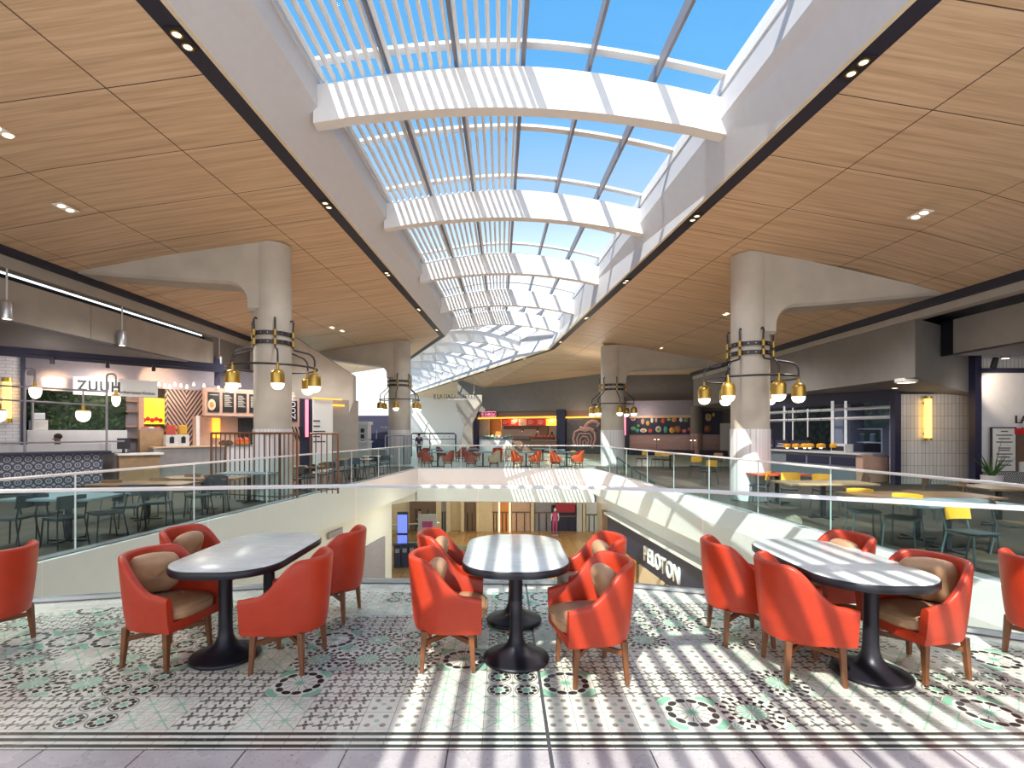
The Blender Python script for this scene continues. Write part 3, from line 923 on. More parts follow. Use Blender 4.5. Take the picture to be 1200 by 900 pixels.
def face_dir(dx, dy): return math.atan2(-dx, dy)    # turns local +y to (dx, dy)
chair0 = tub_chair('tub_armchair', 'red tub armchair on the shaded table side, nearest the glass pane with the tall white wall end, brown seat showing', (-2.68, 4.08, 0), face_dir(.98, -.17), 'red tub armchairs around the marble tables')
family(chair0)
GRP = 'red tub armchairs around the marble tables'
chair0['label'] = 'red tub armchair holding a large round tan pillow at the front of the shaded table'
CH_ = [
 ((-3.0, 5.02), (1, -.12), 'red tub armchair mostly hidden behind the shaded marble table, only its top rim showing'),
 ((-1.66, 4.0), (-1, .03), 'plain unlit red tub armchair seen from its side at the front of the shaded table'),
 ((-1.66, 5.0), (-1, .05), 'unlit red tub armchair tucked behind another at the shaded table, near the white lower wall'),
 ((-.43, 4.03), (1, .02), 'red tub armchair with orange sun patch on its side, front of the round-ended middle table'),
 ((-.50, 4.86), (1, .02), 'red tub armchair behind the sun-patched one, by the middle table and the glass'),
 ((.66, 3.82), (-.98, -.17), 'orange-lit tub armchair with broad sun stripes at the middle table, pillow leaning in it'),
 ((.80, 4.66), (-.99, -.08), 'sun-striped tub armchair beside the black sign band seen through the glass'),
 ((2.05, 4.47), (1, -.08), 'tub armchair turned away behind the near one, at the far end of the striped table'),
 ((2.22, 3.83), (.99, -.13), 'tub armchair turned away with diagonal sun stripes on its outer back, striped table'),
 ((3.05, 4.72), (-1, -.05), 'tub armchair beyond the striped marble table, its top rim and seat edge showing'),
 ((3.14, 3.88), (-.98, -.2), 'tub armchair at the striped table holding a large square tan pillow, brown seat in sun'),
 ((4.22, 3.92), (.97, -.2), 'lone tub armchair cut by the picture edge, beside the yellow shell chairs across the glass'),
 ((-4.25, 4.22), (-.99, -.13), 'lone unlit tub armchair turned away, cut by the picture edge near the dark dining floor'),
]
for (x, y), d, lab in CH_:
    dup(chair0, (x, y, 0), face_dir(*d), lab, GRP)
# pillows
def pillow(label, chair_xy, d, w, h, dx=0., material='tan_leather', twist=0., back=.12, z=.645, turn=0.):
    m = MB()
    rows = []
    n, mm = 28, 14
    for i in range(mm+1):
        a = -PI/2+PI*i/mm
        row = []
        for k in range(n):
            b = 2*PI*k/n
            ex = .62
            cx = math.copysign(abs(math.cos(b))**ex, math.cos(b)); cz = math.copysign(abs(math.sin(b))**ex, math.sin(b))
            r = abs(math.cos(a))**.42
            pinch = 1+.015*math.sin(9*b)*r
            row.append((cx*w/2*r*pinch, math.sin(a)*.075*(1+.05*math.cos(3*b)), cz*h/2*r*pinch))
        rows.append(row)
    V = m.grid(rows, close_u=True); m.capv(V[0][::-1]); m.capv(V[-1])
    o = m.build('throw_pillow', material, None, smooth=True, angle=80)
    rz = face_dir(*d)
    p = Vector((dx, -back, 0)); p.rotate(Matrix.Rotation(rz, 3, 'Z'))
    o.location = (chair_xy[0]+p.x, chair_xy[1]+p.y, z)
    o.rotation_euler = (math.radians(-20), twist, rz+turn)
    return tag(o, label, 'pillow', 'tan pillows on the tub armchairs')
pillow('plump round tan pillow in the front chair of the shaded table, nearly whole in view', (-2.68, 4.08), (.98, -.17), .37, .35, dx=-.03, back=.15, turn=-.75, z=.655)
pillow('tan pillow edge showing over the rim of the chair hidden behind the shaded table', (-3.0, 5.02), (1, -.12), .36, .34)
pillow('thin edge of a tan pillow inside the sun-patched chair of the middle table', (-.43, 4.03), (1, .02), .34, .33, dx=.02, z=.64)
pillow('tan pillow edge in the chair behind the sun-patched one, middle table', (-.50, 4.86), (1, .02), .34, .33, dx=.02, z=.64)
pillow('tan pillow seen edge-on in the broad-striped orange chair, middle table', (.66, 3.82), (-.98, -.17), .34, .33, z=.64)
pillow('corner of a tan pillow in the chair beside the black sign band', (.80, 4.66), (-.99, -.08), .34, .33, z=.64)
pillow('tan pillow lying behind the striped table top, hidden but for a corner', (3.05, 4.72), (-1, -.05), .34, .33, z=.64)
pillow('square tan leather pillow standing upright in the chair at the end of the striped table', (3.14, 3.88), (-.98, -.2), .38, .36, dx=.05, back=.15, turn=.75, z=.655)

def dining_table(label, loc, L, W, b0, b1):
    t = thing('marble_dining_table', label, 'table', loc, 0, 'marble dining tables')
    def outline(s=0.):
        r = .36; hw, hl = W/2+s, L/2+s
        pts = []
        for cx, cy, a0 in ((hw-r, hl-r, 0), (-hw+r, hl-r, PI/2), (-hw+r, -hl+r, PI), (hw-r, -hl+r, 1.5*PI)):
            for k in range(11):
                a = a0+PI/2*k/10
                pts.append((cx+r*math.cos(a), cy+r*math.sin(a)))
        return pts
    m = MB()
    V = m.grid([[(x, y, z) for x, y in outline(s)] for s, z in ((-.02, .745), (-.006, .7505), (-.012, .753))], close_u=True)
    m.capv(V[0][::-1]); m.capv(V[-1]); m.build('tabletop', 'marble_top', t, smooth=True, angle=50)
    m = MB()
    V = m.grid([[(x, y, z) for x, y in outline(s)] for s, z in ((-.03, .688), (-.004, .692), (0, .700), (0, .744), (-.004, .7495), (-.02, .7500))], close_u=True)
    m.capv(V[0][::-1]); m.capv(V[-1]); m.build('table_edge', 'black_metal', t, smooth=True, angle=50)
    for b in (b0, b1):
        m = MB()
        prof = [(.245, 0), (.258, .006), (.262, .018), (.256, .028), (.238, .034), (.20, .044), (.15, .062), (.105, .090), (.074, .128), (.058, .175), (.052, .24), (.050, .45), (.050, .66), (.056, .685), (.12, .690), (.12, .702)]
        m.lathe(prof, 40, (0, b, 0)); m.build('pedestal', 'black_metal', t, smooth=True, angle=50)
    return t
dining_table('shaded marble table with black rim between red chairs, two black pedestals', (-2.22, 4.55, 0), 1.52, .88, -.46, .30)
dining_table('middle marble table with rounded ends and pale sun bands on its top', (.10, 4.50, 0), 1.40, .87, -.46, .36)
dining_table('long marble table with diagonal sun stripes beside the orange-lit chairs', (2.72, 4.22, 0), 1.52, .88, -.43, .42)

# ---------------------------------------------------------------- glass guard rails
def guardrail(label, pts, height, panel, joints_post=False, inset=0.0, name='glass_guardrail', tint='guard_glass'):
    c = sum((Vector(p) for p in pts), Vector((0, 0)))/len(pts)
    t = thing(name, label, 'railing', (c.x, c.y, 0), 0, 'glass guardrails around the void')
    P = [Vector((p[0]-c.x, p[1]-c.y, 0)) for p in pts]
    H = Vector((0, 0, 1))
    # handrail
    rows = []
    for i, p in enumerate(P):
        d = Vector((0, 0, 0))
        if i > 0: d += (p-P[i-1]).normalized()
        if i < len(P)-1: d += (P[i+1]-p).normalized()
        d.normalize(); nx = Vector((d.y, -d.x, 0))
        hh = height[i] if isinstance(height, (list, tuple)) else height
        rows.append([p+nx*a+H*(hh+b) for a, b in ((-.026, -.034), (.026, -.034), (.030, -.008), (.022, .004), (-.022, .004), (-.030, -.008))])
    m = MB(); V = m.grid(rows, close_u=True); m.capv(V[0][::-1]); m.capv(V[-1])
    m.build('handrail', 'rail_metal', t, smooth=True, angle=40)
    m = MB()
    rows = []
    for i, p in enumerate(P):
        d = Vector((0, 0, 0))
        if i > 0: d += (p-P[i-1]).normalized()
        if i < len(P)-1: d += (P[i+1]-p).normalized()
        d.normalize(); nx = Vector((d.y, -d.x, 0))
        rows.append([p+nx*a+H*b for a, b in ((-.035, .012), (.035, .012), (.035, .05), (-.035, .05))])
    V = m.grid(rows, close_u=True); m.capv(V[0][::-1]); m.capv(V[-1])
    m.build('base_shoe', 'steel', t)
    for i in range(len(P)-1):
        h0, h1 = (height[i], height[i+1]) if isinstance(height, (list, tuple)) else (height, height)
        L = (P[i+1]-P[i]).length
        n = max(1, round(L/panel))
        d = (P[i+1]-P[i])/L; nx = Vector((d.y, -d.x, 0))*.006
        for k in range(n):
            f0, f1 = k/n, (k+1)/n
            g = .006/L
            a, b = P[i].lerp(P[i+1], f0+g), P[i].lerp(P[i+1], f1-g)
            ha, hb = h0+(h1-h0)*f0-.036, h0+(h1-h0)*f1-.036
            MB().hexa([a-nx+H*.05, a+nx+H*.05, b+nx+H*.05, b-nx+H*.05], [a-nx+H*ha, a+nx+H*ha, b+nx+H*hb, b-nx+H*hb]).build('glass_panel', tint, t)
            if joints_post and k > 0:
                q = P[i].lerp(P[i+1], f0)
                MB().cyl(q+nx*3+H*.05, q+nx*3+H*(ha), .012, n=8).build('glass_clamp', 'rail_metal', t)
    return t
ins = [(x, y-.07) for x, y in NEAR]
guardrail('long frameless glass guardrail just behind the marble tables with white handrail', ins, [1.20, 1.19, 1.165, 1.15, 1.15, 1.15, 1.15], 1.65)
guardrail('glass guardrail along the dark dining floor with white handrail', [(-6.68, 5.2), (-4.17, 24.35)], [1.19, 1.13], 2.4, True)
guardrail('glass guardrail along the yellow-chair side with white handrail', [(6.06, 3.75), (5.82, 6.7), (4.28, 23.75)], [1.2, 1.19, 1.13], 2.2, True)
guardrail('distant glass guardrail straight across the void in front of orange chairs', [(-4.1, 24.4), (4.25, 23.8)], 1.13, 2.0, True)
# ================================================================ ring chandeliers on the columns
def chandelier(label, cx, cy, r, zs, R, zr, n, phase, k=1.0):
    t = thing('ring_chandelier', label, 'chandelier', (cx, cy, zr), 0, 'ring chandeliers round the columns')
    S = k
    for dz in (.0, .23*S):
        m = MB()
        z = zs-zr+dz
        m.lathe([(r+.005, z-.055*S), (r+.035, z-.055*S), (r+.035, z+.055*S), (r+.005, z+.055*S)], 48)
        st_ = m.build('strap', 'dark_bronze', t, smooth=True, angle=40)
        m = MB()
        for q in range(18):
            a = 2*PI*q/18
            m.cyl(((r+.033)*math.cos(a), (r+.033)*math.sin(a), z), ((r+.05)*math.cos(a), (r+.05)*math.sin(a), z), .013*S, n=6)
        m.build('rivet_studs', 'steel', st_)
    m = MB(); m.tube([(R*math.cos(2*PI*q/64), R*math.sin(2*PI*q/64), 0) for q in range(64)], .026*S, 8, closed=True)
    m.build('ring', 'dark_bronze', t, smooth=True)
    for i in range(n):
        a = phase+2*PI*i/n
        ca, sa = math.cos(a), math.sin(a)
        rr = r+.075
        pr = [(r-.01, zs-zr+.60*S), (rr-.02, zs-zr+.62*S), (rr+.01, zs-zr+.56*S), (rr, zs-zr+.40*S), (rr, zs-zr-.10*S), (rr+.03, zs-zr-.17*S), (R-.14, .38*S), (R-.04, .30*S), (R, .20*S), (R, .0)]
        m = MB(); m.tube([(x*ca, x*sa, z) for x, z in pr], .024*S, 8)
        ar = m.build('arm', 'dark_bronze', t, smooth=True)
        for dz in (.0, .23*S):
            z = zs-zr+dz
            MB().cyl((rr*ca, rr*sa, z-.075*S), (rr*ca, rr*sa, z+.075*S), .042*S, n=12).build('clip', 'brass', ar, smooth=True, angle=40)
        c = (R*ca, R*sa, 0)
        m = MB(); m.lathe([(.02*S, -.16*S), (.034*S, -.15*S), (.034*S, -.02*S), (.02*S, .06*S)], 12, c)
        m.build('stem', 'brass', t, smooth=True, angle=50)
        m = MB(); m.lathe([(.03*S, -.14*S), (.10*S, -.155*S), (.142*S, -.19*S), (.162*S, -.25*S), (.165*S, -.30*S), (.165*S, -.485*S), (.158*S, -.485*S)], 24, c)
        sh = m.build('lamp_shade', 'brass', t, smooth=True, angle=50)
        m = MB(); m.lathe([(.157*S, -.47*S), (.157*S, -.50*S), (.148*S, -.55*S), (.12*S, -.60*S), (.07*S, -.636*S), (.01*S, -.645*S)], 24, c)
        m.build('opal_globe', 'opal', sh, smooth=True, angle=60)
    return t
chandelier('brass ring chandelier strapped to the column beside the zigzag wall', *C1, .47, 4.12, 1.12, 3.47, 6, -1.05)
chandelier('brass ring chandelier strapped to the column with the aqua-lit base', *C2, .47, 3.81, 1.12, 3.16, 6, -2.473)
chandelier('brass ring chandelier on the far column with the slatted grey screen', *C3, .60, 4.28, 1.10, 3.50, 6, -1.545)
chandelier('brass ring chandelier on the far column beside the pepper drawing wall', *C4, .60, 3.96, 1.10, 3.20, 6, -2.496)

# ================================================================ ceiling lights
def strip_light(label, p, d):
    t = thing('twin_downlight', label, 'ceiling light', p, math.atan2(d[1], d[0])-PI/2, 'twin downlights in the dark ceiling strips')
    MB().box(-.11, .11, -.22, .22, -.018, .0).build('housing', 'black_paint', t)
    for s in (-1, 1):
        m = MB(); m.lathe([(.075, -.02), (.075, -.03), (.055, -.03), (.05, -.024)], 20, (0, s*.11, 0)); m.build('trim_ring', 'brass', t, smooth=True, angle=40)
        m = MB(); m.lathe([(.05, -.021), (.05, -.0285), (.03, -.031)], 20, (0, s*.11, 0)); m.build('bulb', 'downlight_glow', t)
    LAMPS.append(Vector(p))
    return t
LAMPS = []
words_l = ['beside the wood ceiling over the shaded table', 'second along from the viewer', 'third along', 'fourth along', 'fifth along']
lv = [45, 239, 320, 362, 386]
for i, v in enumerate(lv):
    y = 600*(ZL-CH)/(CV-v)
    strip_light('twin downlight in the ceiling strip by the dining floor, %s' % ['under the first beam', 'near the second beam', 'past the second beam', 'fourth one along', 'by the strip corner'][i], (SLx(y)+.15, y, ZL-.01), (.043, 1))
rv = [77, 254, 329, 372, 400]
for i, v in enumerate(rv):
    y = 600*(ZR-CH)/(CV-v)
    strip_light('twin downlight in the ceiling strip by the yellow chairs, %s' % ['under the first beam', 'near the second beam', 'past the second beam', 'fourth one along', 'by the strip corner'][i], (SRx(y)-.15, y, ZR-.01), (-.077, 1))
for i, tt in enumerate((4, 12, 22)):
    p = pr1[4]+BR*tt
    strip_light('twin downlight in the dark strip past its bend, %s along' % ['first', 'second', 'third'][i], (p.x+.2, p.y, ZR-.01), (-.37, .93))
def recess(label, p, rx, L=.42, W=.20):
    t = thing('recessed_spotlight', label, 'ceiling light', p, 0, 'recessed lights in the wood ceilings')
    t.rotation_euler = (0, rx, 0)
    MB().box(-W/2, W/2, -L/2, L/2, -.016, .0).build('frame', 'sign_white', t)
    for s in (-1, 1):
        m = MB(); m.lathe([(.068, -.017), (.06, -.024), (.03, -.028)], 16, (0, s*.10, 0)); m.build('bulb', 'downlight_glow', t)
    return t
def ceilL(u, v):
    a = (u-CU)/CF; b = (CV-v)/CF
    # plane z = ZL + k*(x+4.4)
    k = (ZL-5.93)/(11.15-4.1)
    y = (ZL+k*4.1-CH)/(b-k*a)
    return Vector((a*y, y, CH+b*y))
def ceilR(u, v):
    a = (u-CU)/CF; b = (CV-v)/CF
    k = (ZR-5.3)/(11.35-4.4)
    y = (ZR+k*4.4-CH)/(b+k*a)
    return Vector((a*y, y, CH+b*y))
aL, aR = -.150, .20
recess('pale twin recessed light in the wood ceiling above the grey bulkhead panels', ceilL(77, 242)-Vector((0, 0, .02)), aL)
recess('pale twin recessed light in the wood ceiling above the column arm, yellow-chair side', ceilR(1078, 250)-Vector((0, 0, .02)), aR)
recess('tiny recessed light at the edge of the wood ceiling, picture border', ceilL(2, 152)-Vector((0, 0, .02)), aL, .3, .15)
recess('small recessed light between the ring chandelier and the dark strip corner', ceilL(401, 387)-Vector((0, 0, .02)), aL, .35, .2)
recess('small recessed light just above the near column chandelier, dark dining side', ceilL(389, 383)-Vector((0, 0, .02)), aL, .35, .2)
recess('small recessed light beside the far column arm, yellow-chair side', ceilR(775, 407)-Vector((0, 0, .02)), aR, .45, .25)
recess('small recessed light beside the aqua-lit column, under its arm', ceilR(851, 367)-Vector((0, 0, .02)), aR, .35, .2)

# pendant cylinders in front of the beige bulkhead
for (u, v0, v1), x, lab in (((8, 352, 374), -11.28, 'grey cylinder pendant closest to the picture edge'), ((143, 387, 405), -11.28, 'grey cylinder pendant before the middle bulkhead panel'), ((257, 417, 431), -11.28, 'grey cylinder pendant at the bulkhead end by the column')):
    y = x*600/(u-CU); z0 = CH-(v1-CV)*y/600; z1 = CH-(v0-CV)*y/600
    t = thing('cylinder_pendant', lab, 'pendant lamp', (x, y, z0), 0, 'grey cylinder pendants before the bulkhead')
    m = MB(); m.lathe([(.08, 0), (.105, .0), (.11, .02), (.11, z1-z0-.05), (.09, z1-z0-.01), (.03, z1-z0)], 20); m.build('shade', 'steel', t, smooth=True, angle=40)
    MB().cyl((0, 0, z1-z0), (0, 0, 5.49-z0), .02, n=8).build('rod', 'soffit_grey', t)
    m = MB(); m.lathe([(.075, -.004), (.075, .004)], 16); m.build('bulb', 'downlight_glow', t)
# ================================================================ kitchen shop across the dark dining floor
LP = Plane(-14.6, 15.5, 3.7, 3.9)
LRZ = LP.rz
def wall_piece(P, rect, off, thick, material, name='wall_left'):
    return struct(panel(P, name, None, None, rect, off, thick, material))
# back wall of the shop and its side walls
t0, _ = LP.at(-60, 500, -2.2); t1, _ = LP.at(362, 500, -2.2)
tc = (t0+t1)/2
struct(MB().box(t0-tc, t1-tc, 0, .1, 0, 4.4).build('wall_left', 'purple_grey', None, loc=LP.world(tc, -2.2, 0), rz=LRZ))
ta, _ = LP.at(-60, 416, .1); tb, _ = LP.at(262, 434, .1); tm = (ta+tb)/2
struct(MB().box(ta-tm, tb-tm, -.06, .06, 4.02, 4.34).build('trim_17', 'navy', None, loc=LP.world(tm, .1, 0), rz=LRZ))
wall_piece(LP, (24, 418, 30, 535), .12, .14, 'navy', 'trim_18')
wall_piece(LP, (-60, 412, 25, 548), 0.05, .2, 'white_brick_tile')
ta, _ = LP.at(30, 430, -.8); tb, _ = LP.at(258, 430, -.8); tm = (ta+tb)/2
struct(MB().box(ta-tm, tb-tm, 0, .1, 3.35, 4.34).build('wall_left', 'purple_grey', None, loc=LP.world(tm, -.8, 0), rz=LRZ))
wall_piece(LP, (252, 420, 258, 452), -.05, .1, 'navy', 'trim_19')
struct(panel(LP, 'trim_20', None, None, (30, 440, 92, 459), -.25, .12, 'purple_grey'))
# track with spot heads
t = LP.thing('track_light', 'black ceiling track with three small spot heads above the white shop sign', 'track light', LP.at(120, 425, .4)[0], .4, LP.at(120, 422, .4)[1])
ta, _ = LP.at(30, 420, .4); tb, _ = LP.at(250, 435, .4)
pbox(LP, t, 'track', ta, tb, ORG[t.name][2]-.02, ORG[t.name][2]+.02, .38, .42, 'black_paint')
for u in (61, 126, 180):
    s, z = LP.at(u, 427, .4)
    MB().cyl((s-ORG[t.name][0], 0, .0), (s-ORG[t.name][0]+.02, .10, -.22), .05, .06, n=12).build('spot_head', 'black_paint', t, smooth=True, angle=40)
    p = LP.world(s+.03, .20, z-.34); q = LP.world(s+.15, -.75, z-.62)
    if u == 180: q = LP.world(s+.35, -.75, z-.45)
    lamp('SPOT', p, 110, (1, .62, .32), .05, q, 1.25, .6)
# sign
r = LP.rect(86, 441, 185, 466, .15)
t = LP.thing('shop_sign', 'long white shop sign with black letters above the plant wall', 'sign', (r[0]+r[1])/2, .15, r[2])
L_ = (r[1]-r[0]); H_ = r[3]-r[2]
pbox(LP, t, 'sign_board', r[0], r[1], r[2], r[3], .03, .15, 'sign_white', .01)
text('lettering', 'ZUUH', H_*.80, 'ink', t, (-L_*.46, -.005, H_*.24), depth=.008, sx=.80, bold=.016, space=1.2)
text('small_lettering', 'Mediterranean Kitchen', H_*.26, 'ink', t, (-.02, -.005, H_*.16), depth=.006, sx=.78)
s_, z_ = LP.at(112, 452, .15)
lamp('SPOT', LP.world(s_, 1.3, z_+.55), 130, (1, .95, .9), .08, LP.world(s_, .15, z_), 1.1, .7)
# plant wall
o = panel(LP, 'plant_wall', 'dark green living plant wall below the white shop sign', 'plant wall', (30, 456, 147, 505), -1.2, .12, 'plant_wall_leaves')
r = LP.rect(30, 456, 147, 505, -1.2)
m = MB(); rnd = random.Random(3)
for k in range(420):
    x = rnd.uniform(-.5, .5)*(r[1]-r[0]); z = rnd.uniform(.02, .98)*(r[3]-r[2]); s = rnd.uniform(.05, .12); a = rnd.uniform(0, 2*PI)
    c = Vector((x, -.07-rnd.uniform(0, .08), z)); u_ = Vector((math.cos(a), -.4, math.sin(a)))*s; w_ = Vector((-math.sin(a), -.1, math.cos(a)))*s*.45
    m.face([c-u_, c+w_, c+u_, c-w_])
m.build('foliage', 'dark_leaf', o)
# back counter
o = panel(LP, 'back_counter', 'pale steel back counter below the plant wall', 'counter', (32, 504, 149, 530), -.38, .5, 'cool_white')
o = LP.thing('juice_machine', 'white drinks machine standing on the steel back counter', 'machine', LP.at(45, 503, -.8)[0], -.8, LP.at(45, 504, -.8)[1])
tt, zz = ORG[o.name][0], ORG[o.name][2]
pbox(LP, o, 'body', tt-.22, tt+.22, zz, zz+.32, -1.05, -.65, 'pot_white', .02)
pbox(LP, o, 'hopper', tt-.16, tt+.16, zz+.32, zz+.55, -1.0, -.7, 'steel', .03)
o = LP.thing('tap_tower', 'tall thin steel post beside the drinks machine', 'post', LP.at(38, 520, -.6)[0], -.6, LP.at(38, 520, -.6)[1])
MB().cyl((0, 0, 0), (0, 0, 1.35), .04, n=10).build('tube', 'steel', o)
MB().cyl((0, 0, 1.35), (0, 0, 1.42), .06, .02, n=10).build('cap', 'steel', o)
# bar front with patterned tiles and dark top
BZ = 1.18
r = LP.rect(-40, 527, 130, 590, 1.3)
o = LP.thing('bar_counter', 'long bar with dark top and ring-patterned tile front', 'counter', (r[0]+r[1])/2, 1.3, 0)
pbox(LP, o, 'counter_front', r[0], r[1]-.2, 0, BZ-.08, .8, 1.25, 'bar_tile')
pbox(LP, o, 'countertop', r[0], r[1], BZ-.08, BZ, .6, 1.42, 'navy', .01)
pbox(LP, o, 'plinth', r[0], r[1]-.25, 0, .12, .8, 1.27, 'black_paint')
pbox(LP, o, 'back_screen', r[0], LP.at(130, 520, .75)[0], BZ, LP.at(50, 521, .75)[1], .70, .75, 'soffit_grey')
# pipe frame with lamps
o = LP.thing('pipe_lattice', 'grey pipe frame standing on the bar top with gooseneck arms', 'pipe frame', LP.at(75, 520, 1.1)[0], 1.1, BZ)
T0 = ORG[o.name][0]
def lp(u, v, off=1.1):
    s, z = LP.at(u, v, off); return Vector((s-T0, 0, z-BZ))
for u, v in ((29, 436), (125, 442)):
    p = lp(u, v); base = Vector((p.x, 0, 0))
    ap = lp(u+12 if u < 100 else u+11, v)
    R_ = (ap.x-p.x)/2
    arc = [base, p] + [Vector((p.x+R_-R_*math.cos(PI*k/8), 0, p.z+R_*1.0*math.sin(PI*k/8))) for k in range(1, 9)] + [Vector((ap.x, 0, p.z-.28))]
    MB().tube(arc, .03, 8).build('post', 'purple_grey', o, smooth=True)
for (ua, va), (ub, vb) in (((-40, 449.5), (127, 459)), ((-40, 466), (126, 475.5)), ((-40, 520), (146, 517))):
    MB().tube([lp(ua, va), lp(ub, vb)], .026, 8).build('cross_pipe', 'purple_grey', o, smooth=True)
MB().tube([lp(97.5, 458), lp(97.5, 480)], .024, 8).build('drop_pipe', 'purple_grey', o, smooth=True)
for (u, v), w_, lab in (((41.5, 451), .145, 'white globe lamp on the first gooseneck of the pipe frame'), ((136, 461.5), .115, 'white globe lamp on the second gooseneck, in front of the shop sign'), ((97.5, 479), .185, 'wide white dome lamp hanging low from the pipe frame'), ((-1, 478), .16, 'white globe lamp of the pipe frame cut by the picture edge')):
    s, z = LP.at(u, v, 1.1)
    g = thing('globe_lamp', lab, 'lamp', LP.world(s, 1.1, z), 0, 'globe lamps of the pipe frame')
    m = MB(); m.lathe([(.03, .12), (.045, .12), (.045, -.02), (w_*.9, -.04), (w_*.9, -.08)][::-1], 20); m.build('cap', 'brass', g, smooth=True, angle=40)
    m = MB(); m.lathe([(w_*.9, -.08), (w_, -.12), (w_*.98, -.24), (w_*.72, -.35), (w_*.25, -.40), (.01, -.405)], 20); m.build('globe', 'opal', g, smooth=True, angle=60)
# vertical tube lamp on the tile wall
s, z = LP.at(8, 495, .1); _, z1 = LP.at(8, 443, .1)
g = LP.thing('tube_lamp', 'tall glowing tube lamp on the white brick-tile wall', 'wall lamp', s, .20, z)
MB().tube([(0, 0, .12), (0, 0, z1-z-.12)], .10, 14).build('tube', 'tube_glow', g, smooth=True)
for zz in (0, z1-z-.12): MB().cyl((0, 0, zz), (0, 0, zz+.12), .115, n=14).build('cap', 'brass', g, smooth=True, angle=40)
# shelf column
r = LP.rect(148, 464, 164, 530, -1.0)
o = LP.thing('shelf_unit', 'narrow grey shelf unit between the plant wall and the yellow menu', 'shelf', (r[0]+r[1])/2, -1.0, r[2])
pbox(LP, o, 'back_panel', r[0], r[1], r[2], r[3], -1.3, -1.25, 'purple_grey')
pbox(LP, o, 'side_panel', r[1]-.04, r[1]+.12, r[2], r[3], -1.3, -.95, 'pink_wood')
for f in (.25, .45, .72, .9):
    zz = r[2]+(r[3]-r[2])*f
    pbox(LP, o, 'shelf', r[0], r[1]-.04, zz, zz+.035, -1.25, -.98, 'oak')
# yellow lit menu with red writing
r = LP.rect(167, 466, 193, 497, -1.1)
o = LP.thing('menu_screen', 'bright yellow lit menu picture with red shapes at its foot', 'menu board', (r[0]+r[1])/2, -1.1, r[2])
pbox(LP, o, 'screen', r[0], r[1], r[2], r[3], -1.2, -1.1, 'yellow_led')
m = MB(); 
for k in range(5): m.ball((-.32+.13*k, -.06, .14+.05*(k % 2)), .075, .02, .085, 10, 6)
m.build('picture_print', 'red_board', o)
o = panel(LP, 'prep_counter', 'wooden prep counter below the yellow menu', 'counter', (164, 504, 192, 545), -.6, .3, 'oak', bevel=.01)
for k, (u, v, c) in enumerate(((170, 503, 'food_red'), (177, 503, 'food_cream'), (185, 502, 'food_red'))):
    s, z = LP.at(u, 504, -.7)
    b = LP.thing('serving_tray', ['red-filled tray on the wooden prep counter', 'cream-filled tray between two red ones on the prep counter', 'second red tray, nearer the zigzag wall'][k], 'tray', s, -.7, z, 'trays on the prep counter')
    MB().box(-.14, .14, -.1, .1, 0, .06).build('tray', 'steel', b, bevel=.01)
    MB().ball((0, 0, .07), .12, .08, .06, 12, 6).build('food', c, b, smooth=True)
# zigzag wall
o = panel(LP, 'patterned_wall', 'dark and pink zigzag striped wall panel', 'wall panel', (193.5, 452, 241, 533), -.95, .1, 'zigzag_wall')
# row of small warm bulbs above
for k, u in enumerate((186, 193, 199, 205, 212, 219, 227, 239, 256, 268, 281)):
    s, z = LP.at(u, 450+(k % 3)*1.5, -.4)
    b = LP.thing('ceiling_bulb', 'small warm bulb under the shop ceiling above zigzag wall and menu boards', 'bulb', s, -.4, z, 'warm bulbs above the zigzag wall')
    m = MB(); m.lathe([(.015, .06), (.025, .06), (.025, 0), (.045, -.02), (.04, -.06), (.01, -.075)][::-1], 10); m.build('glow', 'opal', b)
# menu bulkhead with framed boards
r = LP.rect(240, 454, 345, 489, -.45)
o = LP.thing('menu_bulkhead', 'pink timber bulkhead carrying black menu boards', 'bulkhead', (r[0]+r[1])/2, -.45, r[2])
pbox(LP, o, 'panel', r[0], r[1], r[2], r[3], -.75, -.45, 'pink_wood', .01)
for k, (u0, u1) in enumerate(((244, 257.5), (261.5, 274), (277.5, 289), (292.5, 303))):
    v0, v1 = 459-.2*k+k*1.2, 483+k*.2
    rr = LP.rect(u0, v0, u1, v1, -.42)
    b = LP.thing('menu_board', ['black menu board with a round dish picture', 'black menu board second from the zigzag wall, small white lines', 'black menu board third from the zigzag wall', 'black menu board half hidden by the column'][k], 'menu board', (rr[0]+rr[1])/2, -.42, rr[2], 'black menu boards')
    w2, hh = (rr[1]-rr[0]), rr[3]-rr[2]
    MB().box(-w2/2, w2/2, -.0, .03, 0, hh).build('board', 'black_board', b)
    m = MB()
    for q in range(9):
        zz = hh*(.86-.07*q)
        m.box(-w2*.38, w2*(.1+.25*((q*7) % 3)/2) if k else w2*.38, -.006, 0, zz-.012, zz+.012) if (k or q == 0) else None
    m.build('writing_lines', 'menu_ink', b)
    if k == 0:
        m = MB(); m.ball((-w2*.2, -.005, hh*.36), .14, .012, .22, 16, 8); m.build('dish_picture', 'food_cream', b)
        m = MB(); m.ball((-w2*.2, -.012, hh*.36), .08, .012, .12, 12, 6); m.build('dish_filling', 'orange_glow_wall', b)
# wall below with hatch
o = struct(panel(LP, 'wall_left', None, None, (226, 488, 345, 560), -.9, .1, 'pink_wood'))
o = panel(LP, 'door_frame', 'white upright edge post beside the zigzag wall', 'post', (230, 487, 234, 525), -.6, .1, 'pot_white')
o = panel(LP, 'serving_hatch', 'orange lit serving hatch below the menu boards', 'hatch', (249, 490, 258, 513), -.8, .06, 'orange_led')
o = panel(LP, 'oven_shelving', 'dark oven shelving below the menu boards by the column', 'shelving', (281, 490, 320, 530), -.7, .3, 'black_board', bevel=.02)
